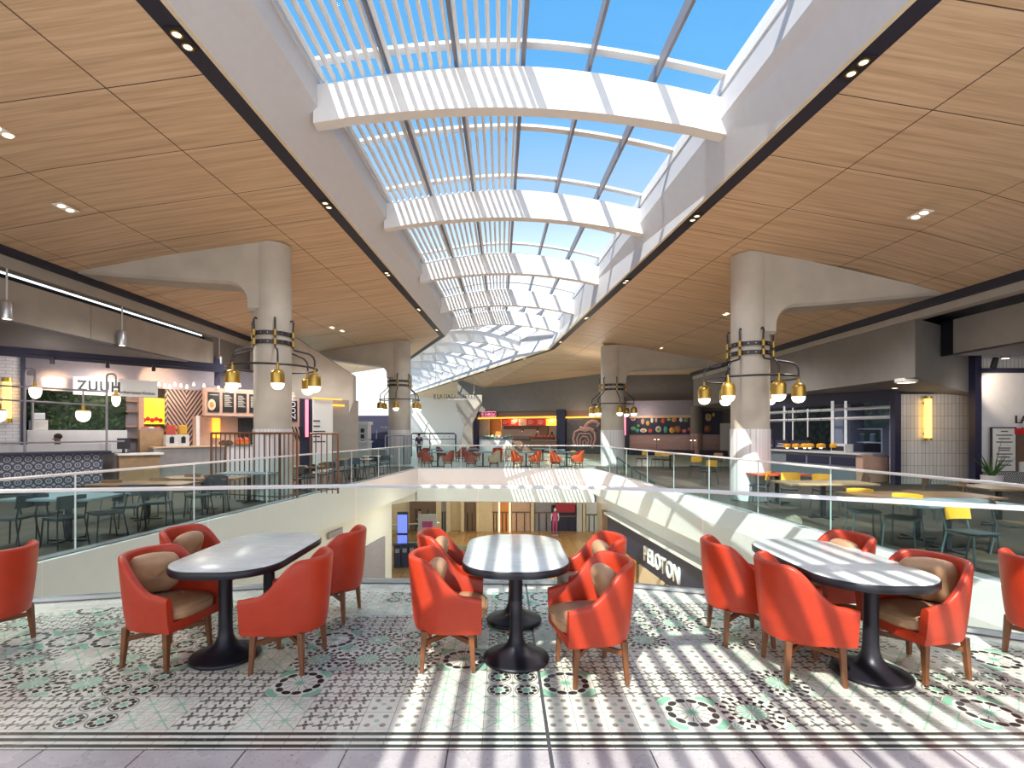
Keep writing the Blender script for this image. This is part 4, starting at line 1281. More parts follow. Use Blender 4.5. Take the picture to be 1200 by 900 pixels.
# grey service counter and wood-fronted counter
r = LP.rect(180, 523, 262, 585, .15)
o = LP.thing('service_counter', 'grey stone service counter under the juice dispensers', 'counter', (r[0]+r[1])/2, .15, 0)
zt = LP.at(200, 523.5, .15)[1]
pbox(LP, o, 'front', r[0], r[1], 0, zt-.05, -.5, .15, 'counter_grey'); pbox(LP, o, 'top', r[0]-.03, r[1]+.03, zt-.05, zt, -.55, .2, 'warm_wall', .01)
r = LP.rect(140, 531, 192, 590, .75)
o = LP.thing('till_counter', 'oak-fronted till counter with cream top at the end of the bar', 'counter', (r[0]+r[1])/2, .75, 0)
zt2 = LP.at(165, 531, .75)[1]
pbox(LP, o, 'front', r[0], r[1]-.1, 0, zt2-.07, .28, .7, 'oak'); pbox(LP, o, 'top', r[0]-.05, r[1], zt2-.07, zt2, .24, .8, 'sign_white', .01)
s, z = LP.at(146, 520, .5)
o = LP.thing('till_screen', 'black till screen standing at the end of the bar', 'till', LP.at(145, 525, .4)[0], .4, zt2)
MB().box(-.18, .18, -.02, .03, .14, .50).build('screen', 'screen_frame', o, bevel=.01)
MB().cyl((0, .03, 0), (0, .03, .2), .05, .03, n=10).build('stand', 'screen_frame', o)
MB().box(-.14, .14, -.08, .12, 0, .02).build('base', 'screen_frame', o)
for k, (u, c) in enumerate(((200, 'food_red'), (213.5, 'food_yellow'))):
    s, z = LP.at(u, 523.5, -.15)
    o = LP.thing('juice_dispenser', ['drink dispenser with a red tank', 'drink dispenser with a yellow tank'][k], 'dispenser', s, -.15, zt, 'drink dispensers on the grey counter')
    MB().box(-.19, .19, -.16, .2, 0, .42).build('body', 'pot_white', o, bevel=.02)
    MB().box(-.13, .13, -.14, .16, .42, .78).build('tank', c, o, bevel=.05)
    MB().box(-.07, .07, -.17, -.15, .12, .34).build('drip_panel', 'screen_frame', o)
    MB().cyl((0, -.2, .38), (0, -.2, .28), .02, n=8).build('tap', 'black_paint', o)
for k, u in enumerate((262, 268, 281, 288)):
    s, z = LP.at(u, 523, -.2)
    o = LP.thing('food_basket', ['dark basket on the counter behind the bronze screen', 'dark basket beside the first, behind the bronze screen', 'orange-wrapped basket behind the bronze screen', 'orange-wrapped basket by the column, behind the bronze screen'][k], 'basket', s, -.2, zt, 'baskets behind the bronze screen')
    m = MB(); m.lathe([(.10, 0), (.15, .02), (.17, .14), (.15, .14)], 16); m.build('basket', 'brown_shell' if k < 2 else 'orange_glow_wall', o, smooth=True, angle=40)
    MB().ball((0, 0, .14), .13, .13, .07 if k < 2 else .18, 12, 6).build('filling', 'black_board' if k < 2 else 'orange_leather', o, smooth=True)
r = LP.rect(264, 524, 345, 585, -.1)
zt3 = zt
o = LP.thing('display_counter', 'pale display counter behind the bronze screen', 'counter', (r[0]+r[1])/2+.5, -.1, 0)
pbox(LP, o, 'front', r[0]+.06, r[1], 0, zt3-.05, -.7, -.12, 'cool_white'); pbox(LP, o, 'top', r[0]+.06, r[1], zt3-.05, zt3, -.7, -.1, 'counter_grey')

# bronze balustrade screens
def bar_screen(label, pts, z1, material, name='bar_screen', n=8):
    c = pts[0]
    t = thing(name, label, 'screen', (c[0], c[1], 0), 0, 'upright bar screens by the columns')
    P = [Vector((p[0]-c[0], p[1]-c[1], 0)) for p in pts]
    for a, b in zip(P, P[1:]):
        H = Vector((0, 0, 1))
        MB().tube([a+H*z1, b+H*z1], .03, 8).build('top_rail', material, t, smooth=True)
        MB().tube([a+H*.12, b+H*.12], .02, 6).build('bottom_rail', material, t, smooth=True)
        k = max(2, round((b-a).length/.17))
        for i in range(k+1):
            p = a.lerp(b, i/k)
            MB().cyl(p, p+H*z1, .016 if 0 < i < k else .03, n=6).build('bar', material, t)
    return t
bar_screen('bronze bar screen wrapping the column beside the kitchen counter', [(-7.9, 13.85), (-5.68, 13.0), (-5.52, 13.7)], 1.74, 'bronze')
bar_screen('bronze bar screen seen behind that column, further end', [(-5.62, 14.9), (-4.75, 14.7), (-4.95, 15.9)][:2], 1.72, 'bronze')
bar_screen('grey bar screen at the foot of the far column on the dark dining side', [(-6.3, 27.3), (-5.3, 27.2), (-5.1, 28.0)], 1.55, 'steel')

# wall behind the column: dark portal, poster, beige return with warm light
WP = Plane(-9.7, 19.6, 3.4, 4.0)
def WB_(name, label, cat, rect, off, thick, material, **k): return panel(WP, name, label, cat, rect, off, thick, material, **k)
struct(WB_('wall_left', None, None, (330, 465, 420, 570), -.1, .15, 'bulkhead_beige'))
r = WP.rect(336, 467, 351, 545, .05)
o = WP.thing('poster', 'tall pink poster with a dark vertical name plate and black stripes', 'poster', (r[0]+r[1])/2, .05, r[2])
pbox(WP, o, 'sheet', r[0], r[1], r[2], r[3], 0, .05, 'pink_wood')
hh = r[3]-r[2]; w2 = r[1]-r[0]
MB().box(-w2*.35, w2*.3, -.02, 0, hh*.66, hh*.97).build('name_plate', 'navy', o)
text('lettering', 'ZUUH', .36, 'sign_white', o, (w2*.15, -.03, hh*.69), rot=(PI/2, -PI/2, 0), depth=.004)
m = MB()
for k in range(5): m.extrude([(-w2*.4+k*.14, -.005, hh*.58), (-w2*.4+k*.14+.06, -.005, hh*.58), (-w2*.4+k*.14+.26, -.005, hh*.36), (-w2*.4+k*.14+.20, -.005, hh*.36)], (0, -.01, 0))
m.build('stripe_print', 'ink', o)
struct(WB_('door_1', None, None, (351, 467, 367, 560), .04, .08, 'navy'))
o = WB_('light_strip', 'thin red-edged white light strip on the dark portal', 'light strip', (358.5, 468, 361.5, 512), .12, .06, 'sign_led')
o = WB_('sign_panel', 'tall cream wall panel with small black lines of writing', 'sign', (367, 468, 390, 560), .1, .08, 'sign_white')
r = WP.rect(367, 468, 390, 560, .1)
m = MB()
for k in range(5): m.box(-.45, .1 if k in (0, 2) else -.15, -.05, -.04, 1.55+.22*k, 1.60+.22*k)
m.build('writing_lines', 'ink', o)
o = WB_('light_strip', 'warm orange light strip along the top of the cream panel', 'light strip', (367, 466, 401, 469), .14, .06, 'orange_led')
o = thing('light_strip', 'orange lit recess beside the leaning concrete buttress', 'light strip', WP.world(WP.at(395, 476, .05)[0], .05, WP.at(395, 476, .05)[1]), WP.rz)
MB().box(-.35, .35, -.03, .03, 0, .08).build('diffuser', 'orange_led', o)
# ================================================================ far end
# low dark wall in front of the white wall and kiosk
FP = Plane(-30, 45, 1, 0)
struct(panel(FP, 'wall_back', None, None, (395, 487, 462, 540), 0, .3, 'navy'))
struct(panel(Plane(-30, 46, 1, 0), 'wall_back', None, None, (400, 430, 462, 540), 0, .15, 'white_paint'))
yk = 30.
KP = Plane(-20, yk, 1, 0)
r = KP.rect(405, 494, 431, 541, 0)
o = KP.thing('kiosk_tower', 'white kiosk tower with a grid of dark openings', 'kiosk', (r[0]+r[1])/2, 0, 0)
z1 = r[3]
pbox(KP, o, 'body', r[0], r[1], 0, z1, -.8, 0, 'pot_white', .03)
pbox(KP, o, 'cap', r[0]-.08, r[1]+.08, z1-.18, z1, -.88, .08, 'sign_white', .02)
for i in range(3):
    for j in range(3):
        zz = z1-.65-.34*j; x0 = r[0]+.2+.34*i
        pbox(KP, o, 'opening', x0, x0+.22, zz, zz+.24, -.1, .015, 'dark_shell')
r = KP.rect(393, 517, 431, 541, 1.2)
o = KP.thing('kiosk_counter', 'white counter with a black emblem square before the kiosk tower', 'counter', (r[0]+r[1])/2, 1.2, 0)
pbox(KP, o, 'body', r[0], r[1], 0, r[3]-.08, .3, 1.2, 'pot_white', .03); pbox(KP, o, 'top', r[0]-.06, r[1]+.06, r[3]-.08, r[3], .25, 1.26, 'sign_white', .02)
t_, z_ = KP.at(411.5, 522, 1.22)
pbox(KP, o, 'emblem', t_-.25, t_+.25, z_-.22, z_+.12, 1.2, 1.22, 'black_board')
# display easel shapes
o = KP.thing('glass_display', 'pale glass display case beside the white kiosk', 'display case', KP.at(445, 530, 0)[0], 0, 0)
MB().box(-.7, .5, -.3, .3, 0, .75).build('base', 'steel', o, bevel=.02); MB().box(-.6, .45, -.28, .28, .75, 1.35).build('case', 'shop_glass', o)
MB().tube([(-.2, 0, 1.35), (-.15, 0, 1.9), (.2, -.1, 2.0)], .03, 8).build('lamp_arm', 'steel', o, smooth=True); MB().box(.1, .45, -.2, .05, 1.96, 2.04).build('lamp_head', 'pot_white', o)

# black railing in front of the white wall
def pipe_rail(label, x0, x1, y, h, mids, material='black_metal'):
    t = thing('pipe_railing', label, 'railing', ((x0+x1)/2, y, 0))
    w2 = (x1-x0)/2
    MB().tube([(-w2, 0, 0), (-w2, 0, h-.1), (-w2+.1, 0, h), (w2-.1, 0, h), (w2, 0, h-.1), (w2, 0, 0)], .05, 8).build('frame', material, t, smooth=True)
    MB().tube([(-w2, 0, h*.75), (w2, 0, h*.75)], .03, 6).build('rail', material, t)
    for f in mids: MB().tube([(-w2+2*w2*f, 0, 0), (-w2+2*w2*f, 0, h)], .04, 6).build('post', material, t)
    for k in range(int(w2*2/.35)): MB().ball((-w2+.2+.35*k, 0, h*.86), .03).build('finial', material, t)
    return t
a, b = at(482, 509, 36), at(534, 509, 36)
pipe_rail('black pipe railing standing before the sun-patched white wall', a.x, b.x, 36, 1.62, (.42,))

# hanging letters
o = thing('hanging_sign', 'row of dark cut-out letters hung on two thin wires', 'sign', at(533, 468, 33), 0)
x0 = at(508, 468, 33).x-o.location.x
text('lettering', 'II LA LIAZA MARKET', .42, 'ink', o, (x0, 0, .05), depth=.03, sx=.72)
MB().box(x0, -x0+.1, -.03, .03, -.02, .04).build('bar', 'steel', o)
for f in (-.9, .9): MB().cyl((x0*f, 0, .0), (x0*f, 0, 4.9 if f < 0 else 3.6), .012, n=6).build('wire', 'steel', o)

# beige bulkhead above the restaurants
tA, zA = EP.at(556, 481, 0); tB, zB = EP.at(708, 481, 0)
struct(MB().hexa([EP.world(tA-2.2, 0, 3.62), EP.world(tB, 0, 3.40), EP.world(tB, -.4, 3.40), EP.world(tA-2.2, -.4, 3.62)], [EP.world(tA-2.2, 0, 6.6), EP.world(tB, 0, 6.6), EP.world(tB, -.4, 6.6), EP.world(tA-2.2, -.4, 6.6)]).build('wall_back', 'bulkhead_grey'))
# leaning buttress left of the restaurant
pts = [(-3.9, 0), (-2.7, 0), (-2.8, 2.4), (-1.9, 4.3), (-1.9, 5.0), (-4.1, 5.0), (-4.2, 4.0), (-3.5, 2.3)]
struct(MB().extrude([(p[0], 45.4, p[1]) for p in pts], (0, .6, 0)).build('column', 'concrete', bevel=.06))
o = panel(EP, 'white_post', 'narrow white post with two dark clamps beside the restaurant opening', 'post', (546, 484, 553, 545), .3, .3, 'pot_white')
for v in (486, 504):
    MB().box(.1, .25, -.2, -.12, CH-(v-CV)*46/600-o.location.z-.25, CH-(v-CV)*46/600-o.location.z).build('clamp', 'black_paint', o)
def czp(P, name, label, cat, u0, u1, z0, z1, off, thick, material, group=None):
    ta, _ = P.at(u0, 500, off); tb, _ = P.at(u1, 500, off); tm = (ta+tb)/2
    o = MB().box(ta-tm, tb-tm, -thick/2, thick/2, 0, z1-z0).build(name, material, None, loc=P.world(tm, off-thick/2, z0), rz=P.rz)
    return tag(o, label, cat, group)
# restaurant: dark surround, interior
struct(panel(EP, 'wall_back', None, None, (550, 478, 712, 545), -3.5, .2, 'warm_wall'))
struct(panel(EP, 'trim_21', None, None, (553, 480, 559, 545), .1, .3, 'navy'))
struct(panel(EP, 'trim_22', None, None, (652, 480, 662, 545), .1, .4, 'navy'))
struct(czp(EP, 'trim_23', None, None, 559, 652, 3.04, 3.62, -.1, .3, 'shop_brown'))
struct(czp(EP, 'trim_24', None, None, 662, 706, 2.96, 3.5, -.1, .3, 'shop_brown'))
r = EP.rect(565, 483, 581, 488.2, .15)
o = EP.thing('lit_sign', 'small glowing purple-edged name sign over the restaurant opening', 'sign', (r[0]+r[1])/2, .15, r[2])
pbox(EP, o, 'panel', r[0], r[1], r[2], r[3], .05, .13, 'navy')
w2, hh = r[1]-r[0], r[3]-r[2]
text('lettering', 'E DAROSA', hh*.72, 'sign_led', o, (-w2*.46, -.01, hh*.24), depth=.01, sx=w2*.92/(hh*.72*4.75))
MB().tube([(-w2/2, 0, 0), (w2/2, 0, 0), (w2/2, 0, hh), (-w2/2, 0, hh)], .03, 6, closed=True).build('neon_border', 'sign_led', o)
o = czp(EP, 'light_strip', 'orange light strip under the restaurant header', 'light strip', 559, 652, 2.90, 3.03, .0, .1, 'orange_led')
o = czp(EP, 'light_strip', 'orange light strip above the pepper drawing', 'light strip', 662, 706, 2.84, 2.95, .0, .1, 'orange_led')
for k, (u0, u1, c) in enumerate(((587, 597, 'red_board'), (597.5, 607.5, 'red_board'), (608, 616.5, 'food_cream'), (617, 628, 'red_board'), (628.5, 639.5, 'red_board'), (640, 652, 'yellow_led'))):
    rr = EP.rect(u0, 491, u1, 498.5, -1.2)
    b = EP.thing('hanging_menu', ['red menu board first from the orange wall', 'red menu board beside the cream one, towards the orange wall', 'cream menu board among red ones', 'red menu board just past the cream one', 'red menu board beside the yellow one', 'yellow lit menu board at the dark pillar'][k], 'menu board', (rr[0]+rr[1])/2, -1.2, rr[2], 'menu boards over the food counter')
    w2, hh = rr[1]-rr[0], rr[3]-rr[2]
    MB().box(-w2/2, w2/2, 0, .05, 0, hh).build('board', c, b)
    m = MB()
    for q in range(4): m.box(-w2*.35, w2*(.1+.12*(q % 3)), -.01, 0, hh*(.2+.18*q), hh*(.2+.18*q)+.04)
    m.build('writing_lines', 'red_board' if c == 'food_cream' else 'food_cream', b)
struct(panel(EP, 'wall_back', None, None, (560, 491, 587, 545), -1.0, .1, 'orange_glow_wall'))
struct(panel(EP, 'wall_back', None, None, (559, 491, 573, 545), -.6, .1, 'warm_wall'))
o = panel(EP, 'kitchen_hood', 'dark kitchen hood below the red menu boards', 'hood', (590, 499, 634, 503), -1.6, .6, 'shop_brown')
o = panel(EP, 'column', None, None, (632, 499, 641, 545), -1.4, .3, 'shop_brown'); struct(o)
for k, u in enumerate((612, 630)):
    s, z = EP.at(u, 505, -1.5)
    b = EP.thing('heat_lamp', ['bronze heat lamp hanging under the kitchen hood, first', 'bronze heat lamp hanging under the kitchen hood, by the brown post'][k], 'lamp', s, -1.5, z, 'heat lamps under the hood')
    m = MB(); m.lathe([(.16, 0), (.17, .0), (.12, .14), (.04, .2), (.02, .45)], 14); m.build('shade', 'bronze', b, smooth=True, angle=40)
    MB().ball((0, 0, .03), .06).build('bulb', 'opal', b)
cz = 1.25
def food_counter(label, u0, u1, top, front, off):
    r = EP.rect(u0, 518, u1, 545, off)
    o = EP.thing('food_counter', label, 'counter', (r[0]+r[1])/2, off, 0, 'restaurant counters')
    pbox(EP, o, 'front', r[0], r[1], 0, 1.0, off-.7, off, front); pbox(EP, o, 'top', r[0], r[1], 1.0, 1.06, off-.75, off+.05, top)
    pbox(EP, o, 'sneeze_guard', r[0]+.05, r[1]-.05, 1.06, 1.35, off-.05, off-.03, 'shop_glass')
    return o
food_counter('pale salad counter with a glass guard by the orange wall', 562, 600, 'steel', 'pot_white', .25)
food_counter('dark grill counter in the middle of the restaurant', 600.5, 622, 'black_paint', 'shop_brown', .25)
food_counter('counter heaped with orange goods beside the dark pillar', 622.5, 652, 'oak', 'shop_brown', .25)
rnd = random.Random(5)
for k in range(9):
    u = 565+k*4
    s, z = EP.at(u, 518, -.1)
    c = ['pot_white', 'food_cream', 'steel', 'food_green', 'pot_white', 'food_cream', 'pot_white', 'steel', 'food_cream'][k]
    b = EP.thing('serving_bowl', 'serving bowl on the pale salad counter', 'bowl', s, -.1, 1.06, 'bowls on the salad counter')
    m = MB(); m.lathe([(.10, 0), (.16, .05), (.20, .20), (.17, .2)], 14); m.build('bowl', c, b, smooth=True, angle=40)
    MB().ball((0, 0, .2), .16, .16, rnd.uniform(.06, .2), 10, 6).build('food', ['food_green', 'food_cream'][k % 2], b, smooth=True)
for k in range(6):
    u = 624+k*4.6
    s, z = EP.at(u, 518, -.05)
    b = EP.thing('goods_basket', 'basket heaped with orange goods by the dark pillar', 'basket', s, -.05, 1.06, 'orange goods on the counter')
    MB().box(-.2, .2, -.15, .15, 0, .16).build('basket', 'brown_shell', b, bevel=.02)
    MB().ball((0, 0, .18), .19, .14, .18, 10, 6).build('goods', 'orange_leather', b, smooth=True)
# pepper drawing wall
o = panel(EP, 'pepper_panel', 'dark grey wall panel with a pale line drawing of a pepper', 'wall panel', (661, 491.5, 706, 545), -.15, .1, 'charcoal_wall')
r = EP.rect(661, 491.5, 706, 545, -.15)
W2 = r[1]-r[0]
def pp(u, v):
    t_, z_ = EP.at(u, v, -.13); return Vector((t_-(r[0]+r[1])/2, -.06, z_-r[2]))
def stroke(par, pts, rad, n=5):
    MB().tube([pp(u, v) for u, v in pts], rad, 5).build('drawn_line', 'pepper_line', par)
stroke(o, [(674, 524), (672, 514), (674, 506), (680, 503), (686, 505), (692, 503), (697, 507), (698, 515), (694, 525)], .12)
stroke(o, [(677, 524), (676, 514), (679, 508), (685, 508), (691, 508), (694, 514), (691, 524)], .07)
stroke(o, [(680, 524), (679.5, 515), (683, 511), (688, 512), (690, 516), (688, 524)], .07)
stroke(o, [(683, 524), (683, 517), (686, 515), (687, 519), (685.5, 524)], .07)
stroke(o, [(683, 505), (686, 500), (689, 496), (694, 493.5), (699, 494), (702, 497), (700, 500)], .14)
stroke(o, [(680, 501), (685, 503.5), (690, 502), (696, 505)], .16)

# ---- people behind the counters (small, far)
def person(label, loc, rz, cloth, skin, h=1.68, arm='down', bag=False, low=None):
    """standing figure grown from a jointed skeleton; one continuous body, clothing and hair as children"""
    t = thing('person', label, 'person', loc, rz)
    s = h/1.72
    J = {'pel': (0, 0, .93), 'waist': (0, .0, 1.08), 'chest': (0, .0, 1.30), 'neck': (0, 0, 1.46), 'head': (0, .015, 1.56), 'top': (0, .015, 1.66)}
    E = [('pel', 'waist'), ('waist', 'chest'), ('chest', 'neck'), ('neck', 'head'), ('head', 'top')]
    Rr = {'pel': .135, 'waist': .115, 'chest': .125, 'neck': .055, 'head': .088, 'top': .07}
    for sd in (-1, 1):
        n = 'l' if sd < 0 else 'r'
        fwd = .05*sd
        J.update({'hip'+n: (sd*.09, 0, .88), 'knee'+n: (sd*.10, .03+fwd, .49), 'ank'+n: (sd*.105, -.01+fwd*2, .08), 'toe'+n: (sd*.115, .13+fwd*2, .035),
                  'sh'+n: (sd*.17, 0, 1.39)})
        if arm == 'work': J.update({'el'+n: (sd*.23, .06, 1.13), 'wr'+n: (sd*.16, .28, 1.10), 'ha'+n: (sd*.13, .36, 1.10)})
        else: J.update({'el'+n: (sd*.23, -.02, 1.12), 'wr'+n: (sd*.25, .05, .88), 'ha'+n: (sd*.25, .07, .79)})
        E += [('pel', 'hip'+n), ('hip'+n, 'knee'+n), ('knee'+n, 'ank'+n), ('ank'+n, 'toe'+n), ('chest', 'sh'+n), ('sh'+n, 'el'+n), ('el'+n, 'wr'+n), ('wr'+n, 'ha'+n)]
        Rr.update({'hip'+n: .088, 'knee'+n: .058, 'ank'+n: .04, 'toe'+n: .035, 'sh'+n: .062, 'el'+n: .043, 'wr'+n: .03, 'ha'+n: .036})
    def skin_mesh(name, names, edges, grow, material, parent, sub=2):
        idx = {k: i for i, k in enumerate(names)}
        me = bpy.data.meshes.new(name)
        me.from_pydata([Vector(J[k])*s for k in names], [(idx[a], idx[b]) for a, b in edges if a in idx and b in idx], [])
        ob = bpy.data.objects.new(name, me); COL.objects.link(ob)
        md = ob.modifiers.new('skin', 'SKIN'); md.use_smooth_shade = True
        for i, k in enumerate(names):
            me.skin_vertices[0].data[i].radius = (Rr[k]*s+grow, Rr[k]*s*(.82 if k in ('pel', 'waist', 'chest') else 1)+grow)
        me.skin_vertices[0].data[0].use_root = True
        sd_ = ob.modifiers.new('sub', 'SUBSURF'); sd_.levels = sub; sd_.render_levels = sub
        bpy.context.view_layer.update()
        ev = ob.evaluated_get(bpy.context.evaluated_depsgraph_get())
        m2 = bpy.data.meshes.new_from_object(ev)
        COL.objects.unlink(ob); bpy.data.objects.remove(ob)
        m2.materials.clear(); m2.materials.append(M[material])
        o2 = bpy.data.objects.new(name, m2); COL.objects.link(o2); o2.parent = parent
        return o2
    me_names = ['pel']+[k for k in J if k != 'pel']
    skin_mesh('body', me_names, E, 0, skin, t)
    up = ['pel', 'waist', 'chest', 'shl', 'shr', 'ell', 'elr']
    skin_mesh('shirt', up, [e for e in E if e[0] in up and e[1] in up], .016, cloth, t)
    lg = ['pel', 'hipl', 'hipr', 'kneel', 'kneer'] + ([] if low == 'shorts' else ['ankl', 'ankr'])
    skin_mesh('trousers', lg, [e for e in E if e[0] in lg and e[1] in lg], .014, 'cloth_black', t)
    m = MB(); m.ball((0, -.012*s, 1.63*s), .100*s, .108*s, .095*s, 14, 8); m.build('hair', 'hair_black', t, smooth=True)
    for sd in (-1, 1):
        m = MB()
        for fi, (dx, ln) in enumerate(((-.022, .065), (-.007, .075), (.008, .07), (.022, .055))):
            hx, hy, hz = J['ha'+('l' if sd < 0 else 'r')]
            if arm == 'work': m.tube([((hx+dx)*s, hy*s, hz*s), ((hx+dx)*s, (hy+ln*.6)*s, (hz-.012)*s), ((hx+dx)*s, (hy+ln)*s, (hz-.035)*s)], [.009*s, .008*s, .006*s], 6)
            else: m.tube([(hx*s, (hy+dx)*s, hz*s), (hx*s, (hy+dx+.006)*s, (hz-ln*.6)*s), (hx*s-sd*.012, (hy+dx+.012)*s, (hz-ln)*s)], [.009*s, .008*s, .006*s], 6)
        hx, hy, hz = J['ha'+('l' if sd < 0 else 'r')]
        if arm == 'work': m.tube([(hx*s, (hy-.02)*s, hz*s), ((hx-sd*.045)*s, (hy+.01)*s, hz*s), ((hx-sd*.055)*s, (hy+.045)*s, (hz-.01)*s)], [.011*s, .009*s, .007*s], 6)
        else: m.tube([(hx*s, (hy+.02)*s, (hz+.02)*s), (hx*s, (hy+.05)*s, (hz-.01)*s), (hx*s, (hy+.055)*s, (hz-.045)*s)], [.011*s, .009*s, .007*s], 6)
        m.build('fingers', skin, t, smooth=True)
    # face: nose, eyes, ears
    m = MB(); m.ball((0, .105*s, 1.545*s), .012*s, .018*s, .022*s, 8, 6); m.ball((-.09*s, .01*s, 1.555*s), .012*s, .02*s, .03*s, 8, 6); m.ball((.09*s, .01*s, 1.555*s), .012*s, .02*s, .03*s, 8, 6); m.build('nose_and_ears', skin, t, smooth=True)
    m = MB(); m.ball((-.032*s, .093*s, 1.57*s), .010*s, .008*s, .007*s, 8, 6); m.ball((.032*s, .093*s, 1.57*s), .010*s, .008*s, .007*s, 8, 6); m.box(-.025*s, .025*s, .094*s, .098*s, 1.507*s, 1.513*s); m.build('eyes_and_mouth', 'hair_black', t)
    return t
s, z = EP.at(646, 505, -1.6)
person('person in black with dark hair standing behind the orange goods counter', EP.world(s, -1.7, 0), EP.rz+PI, 'cloth_black', 'skin_dark', 1.72, 'work')
s, z = EP.at(631.5, 515, -1.9)
person('person in black bending at work behind the grill counter, half hidden', EP.world(s, -1.55, 0), EP.rz+PI, 'cloth_black', 'skin_dark', 1.55, 'work')
s, z = LP.at(64, 505, -.6)
person('person in black and white busy behind the tiled bar', LP.world(s, .18, 0), LP.rz+PI/2, 'cloth_black', 'skin_dark', 1.72, 'work')
p = at(491, 522, 34)
person('person in dark clothes standing by the black pipe railing', (p.x, 34, 0), .4, 'cloth_navy', 'skin', 1.66)

# ---- mural side, beyond the yellow chairs
tR0, _ = RP.at(706, 500, -.5); tR1, _ = RP.at(900, 500, -.5)
struct(MB().box(0, tR1-tR0, 0, .2, 0, 6.4).build('wall_back', 'bulkhead_grey', None, loc=RP.world(tR0, -1.0, 0), rz=RP.rz))
struct(panel(RP, 'wall_back', None, None, (733, 509, 846, 560), -.6, .15, 'pink_tile'))
struct(panel(RP, 'trim_25', None, None, (735, 487, 811, 489.5), -.3, .15, 'warm_wall'))
struct(panel(RP, 'ceiling', None, None, (733, 470, 815, 487), -.35, .5, 'purple_grey'))
struct(panel(RP, 'trim_26', None, None, (733, 486, 737.5, 545), -.3, .2, 'navy'))
rnd = random.Random(11)
def mural(label, rect, blobs):
    o = panel(RP, 'food_mural', label, 'mural', rect, -.5, .08, 'navy', group='food murals')
    r = RP.rect(*rect, -.5); c = (r[0]+r[1])/2
    for u, v, ru, rv, m_ in blobs:
        t_, z_ = RP.at(u, v, -.5); k = 38/600
        m = MB(); m.ball((t_-c, -.05, z_-r[2]), ru*k, .02, rv*k, 12, 6, e=rnd.choice((.7, .9, 1)))
        b = m.build('painted_food', m_, o, smooth=True)
        if ru > 2.5:
            m = MB(); m.ball((t_-c, -.075, z_-r[2]), ru*k*.55, .012, rv*k*.55, 10, 6); m.build('painted_filling', rnd.choice(['food_red', 'food_yellow', 'food_cream', 'food_green']), b, smooth=True)
    return o
pal = ['food_red', 'food_green', 'food_teal', 'food_cream', 'food_yellow', 'magenta_cloth', 'orange_leather', 'pink_wood']
bl = [(742, 502, 3, 2.6, 'food_green'), (747, 504.5, 2.4, 2.4, 'food_teal'), (754, 504.5, 4, 2.6, 'sign_white'), (762, 505, 2.4, 2.4, 'food_red'), (771.5, 503, 3.4, 3.8, 'food_cream'), (780, 503.5, 2.4, 4, 'food_teal'), (787.5, 504, 3.2, 3.6, 'food_yellow'), (794, 503, 3.6, 4, 'orange_leather'), (802, 505, 3, 2.6, 'magenta_cloth'), (808, 503, 2.2, 2, 'food_red'),
      (742, 491, 3, 2, 'food_cream'), (753, 494, 2, 3.6, 'pink_wood'), (759, 496, 2, 3, 'food_yellow'), (764, 492.5, 1.6, 3, 'sign_white'), (769, 492, 1.4, 3.2, 'pink_wood'), (777, 493, 2.2, 3.2, 'orange_leather'), (784, 491.5, 2.6, 2, 'food_green'), (790, 492, 2.6, 2.4, 'food_yellow'), (798, 492, 2, 2.6, 'sign_white'), (804, 492, 2.6, 2.4, 'food_green'), (748, 499, 1.6, 1.6, 'food_green')]
mural('long dark food mural with rows of colourful dishes above pink tiles', (737.5, 489, 811, 509), bl)
mural('short dark food mural with two pale dishes beyond the grey pillar', (822, 482, 846, 509), [(830, 489, 3.2, 4.4, 'food_cream'), (836, 486, 1.6, 2.6, 'food_yellow'), (829, 502.5, 3.6, 4, 'orange_leather')])
# pillar inside
s, _ = RP.at(816.5, 500, .6); pc = RP.world(s, .2, 0)
m = MB(); m.lathe([(.42, 1.62), (.42, 3.6)], 32, (pc.x, pc.y, 0)); struct(m.build('column', 'bulkhead_grey', smooth=True, angle=50))
m = MB(); m.lathe([(.43, 0), (.43, 1.62)], 32, (pc.x, pc.y, 0)); struct(m.build('trim_27', 'pink_tile', smooth=True, angle=50))
o = panel(RP, 'red_light_strip', 'thin red-edged light strip beside the far column with the pepper wall', 'light strip', (730.5, 488, 733.5, 510), .2, .08, 'sign_led')
def twin_sconce(label, u, v, off):
    s, z = RP.at(u, v, off)
    o = RP.thing('twin_sconce', label, 'wall lamp', s, off, z, 'twin sconces on the pink tiles')
    MB().tube([(0, .05, -.9), (0, 0, -.1), (0, -.02, 0)], .02, 6).build('stem', 'bronze', o)
    MB().tube([(-.12, -.03, 0), (.12, -.03, 0)], .02, 6).build('crossbar', 'bronze', o)
    for sd in (-1, 1):
        m = MB(); m.lathe([(.03, .05), (.09, .0), (.10, -.05)][::-1], 12, (sd*.13, -.03, .02)); sh = m.build('shade', 'bronze', o, smooth=True, angle=50)
        MB().ball((sd*.13, -.03, -.03), .07).build('bulb', 'opal', sh)
twin_sconce('twin-headed bronze sconce in the middle of the pink tiles', 769.5, 514, -.45)
twin_sconce('twin-headed sconce glowing on the grey pillar with the tiled foot', 812, 515, .75)
o = panel(RP, 'banquette', 'long dark banquette below the pink tiles', 'bench', (738, 527, 853, 545), .6, .6, 'navy', bevel=.05)
struct(panel(RP, 'door_2', None, None, (844, 496, 857, 545), .3, .12, 'soffit_grey'))
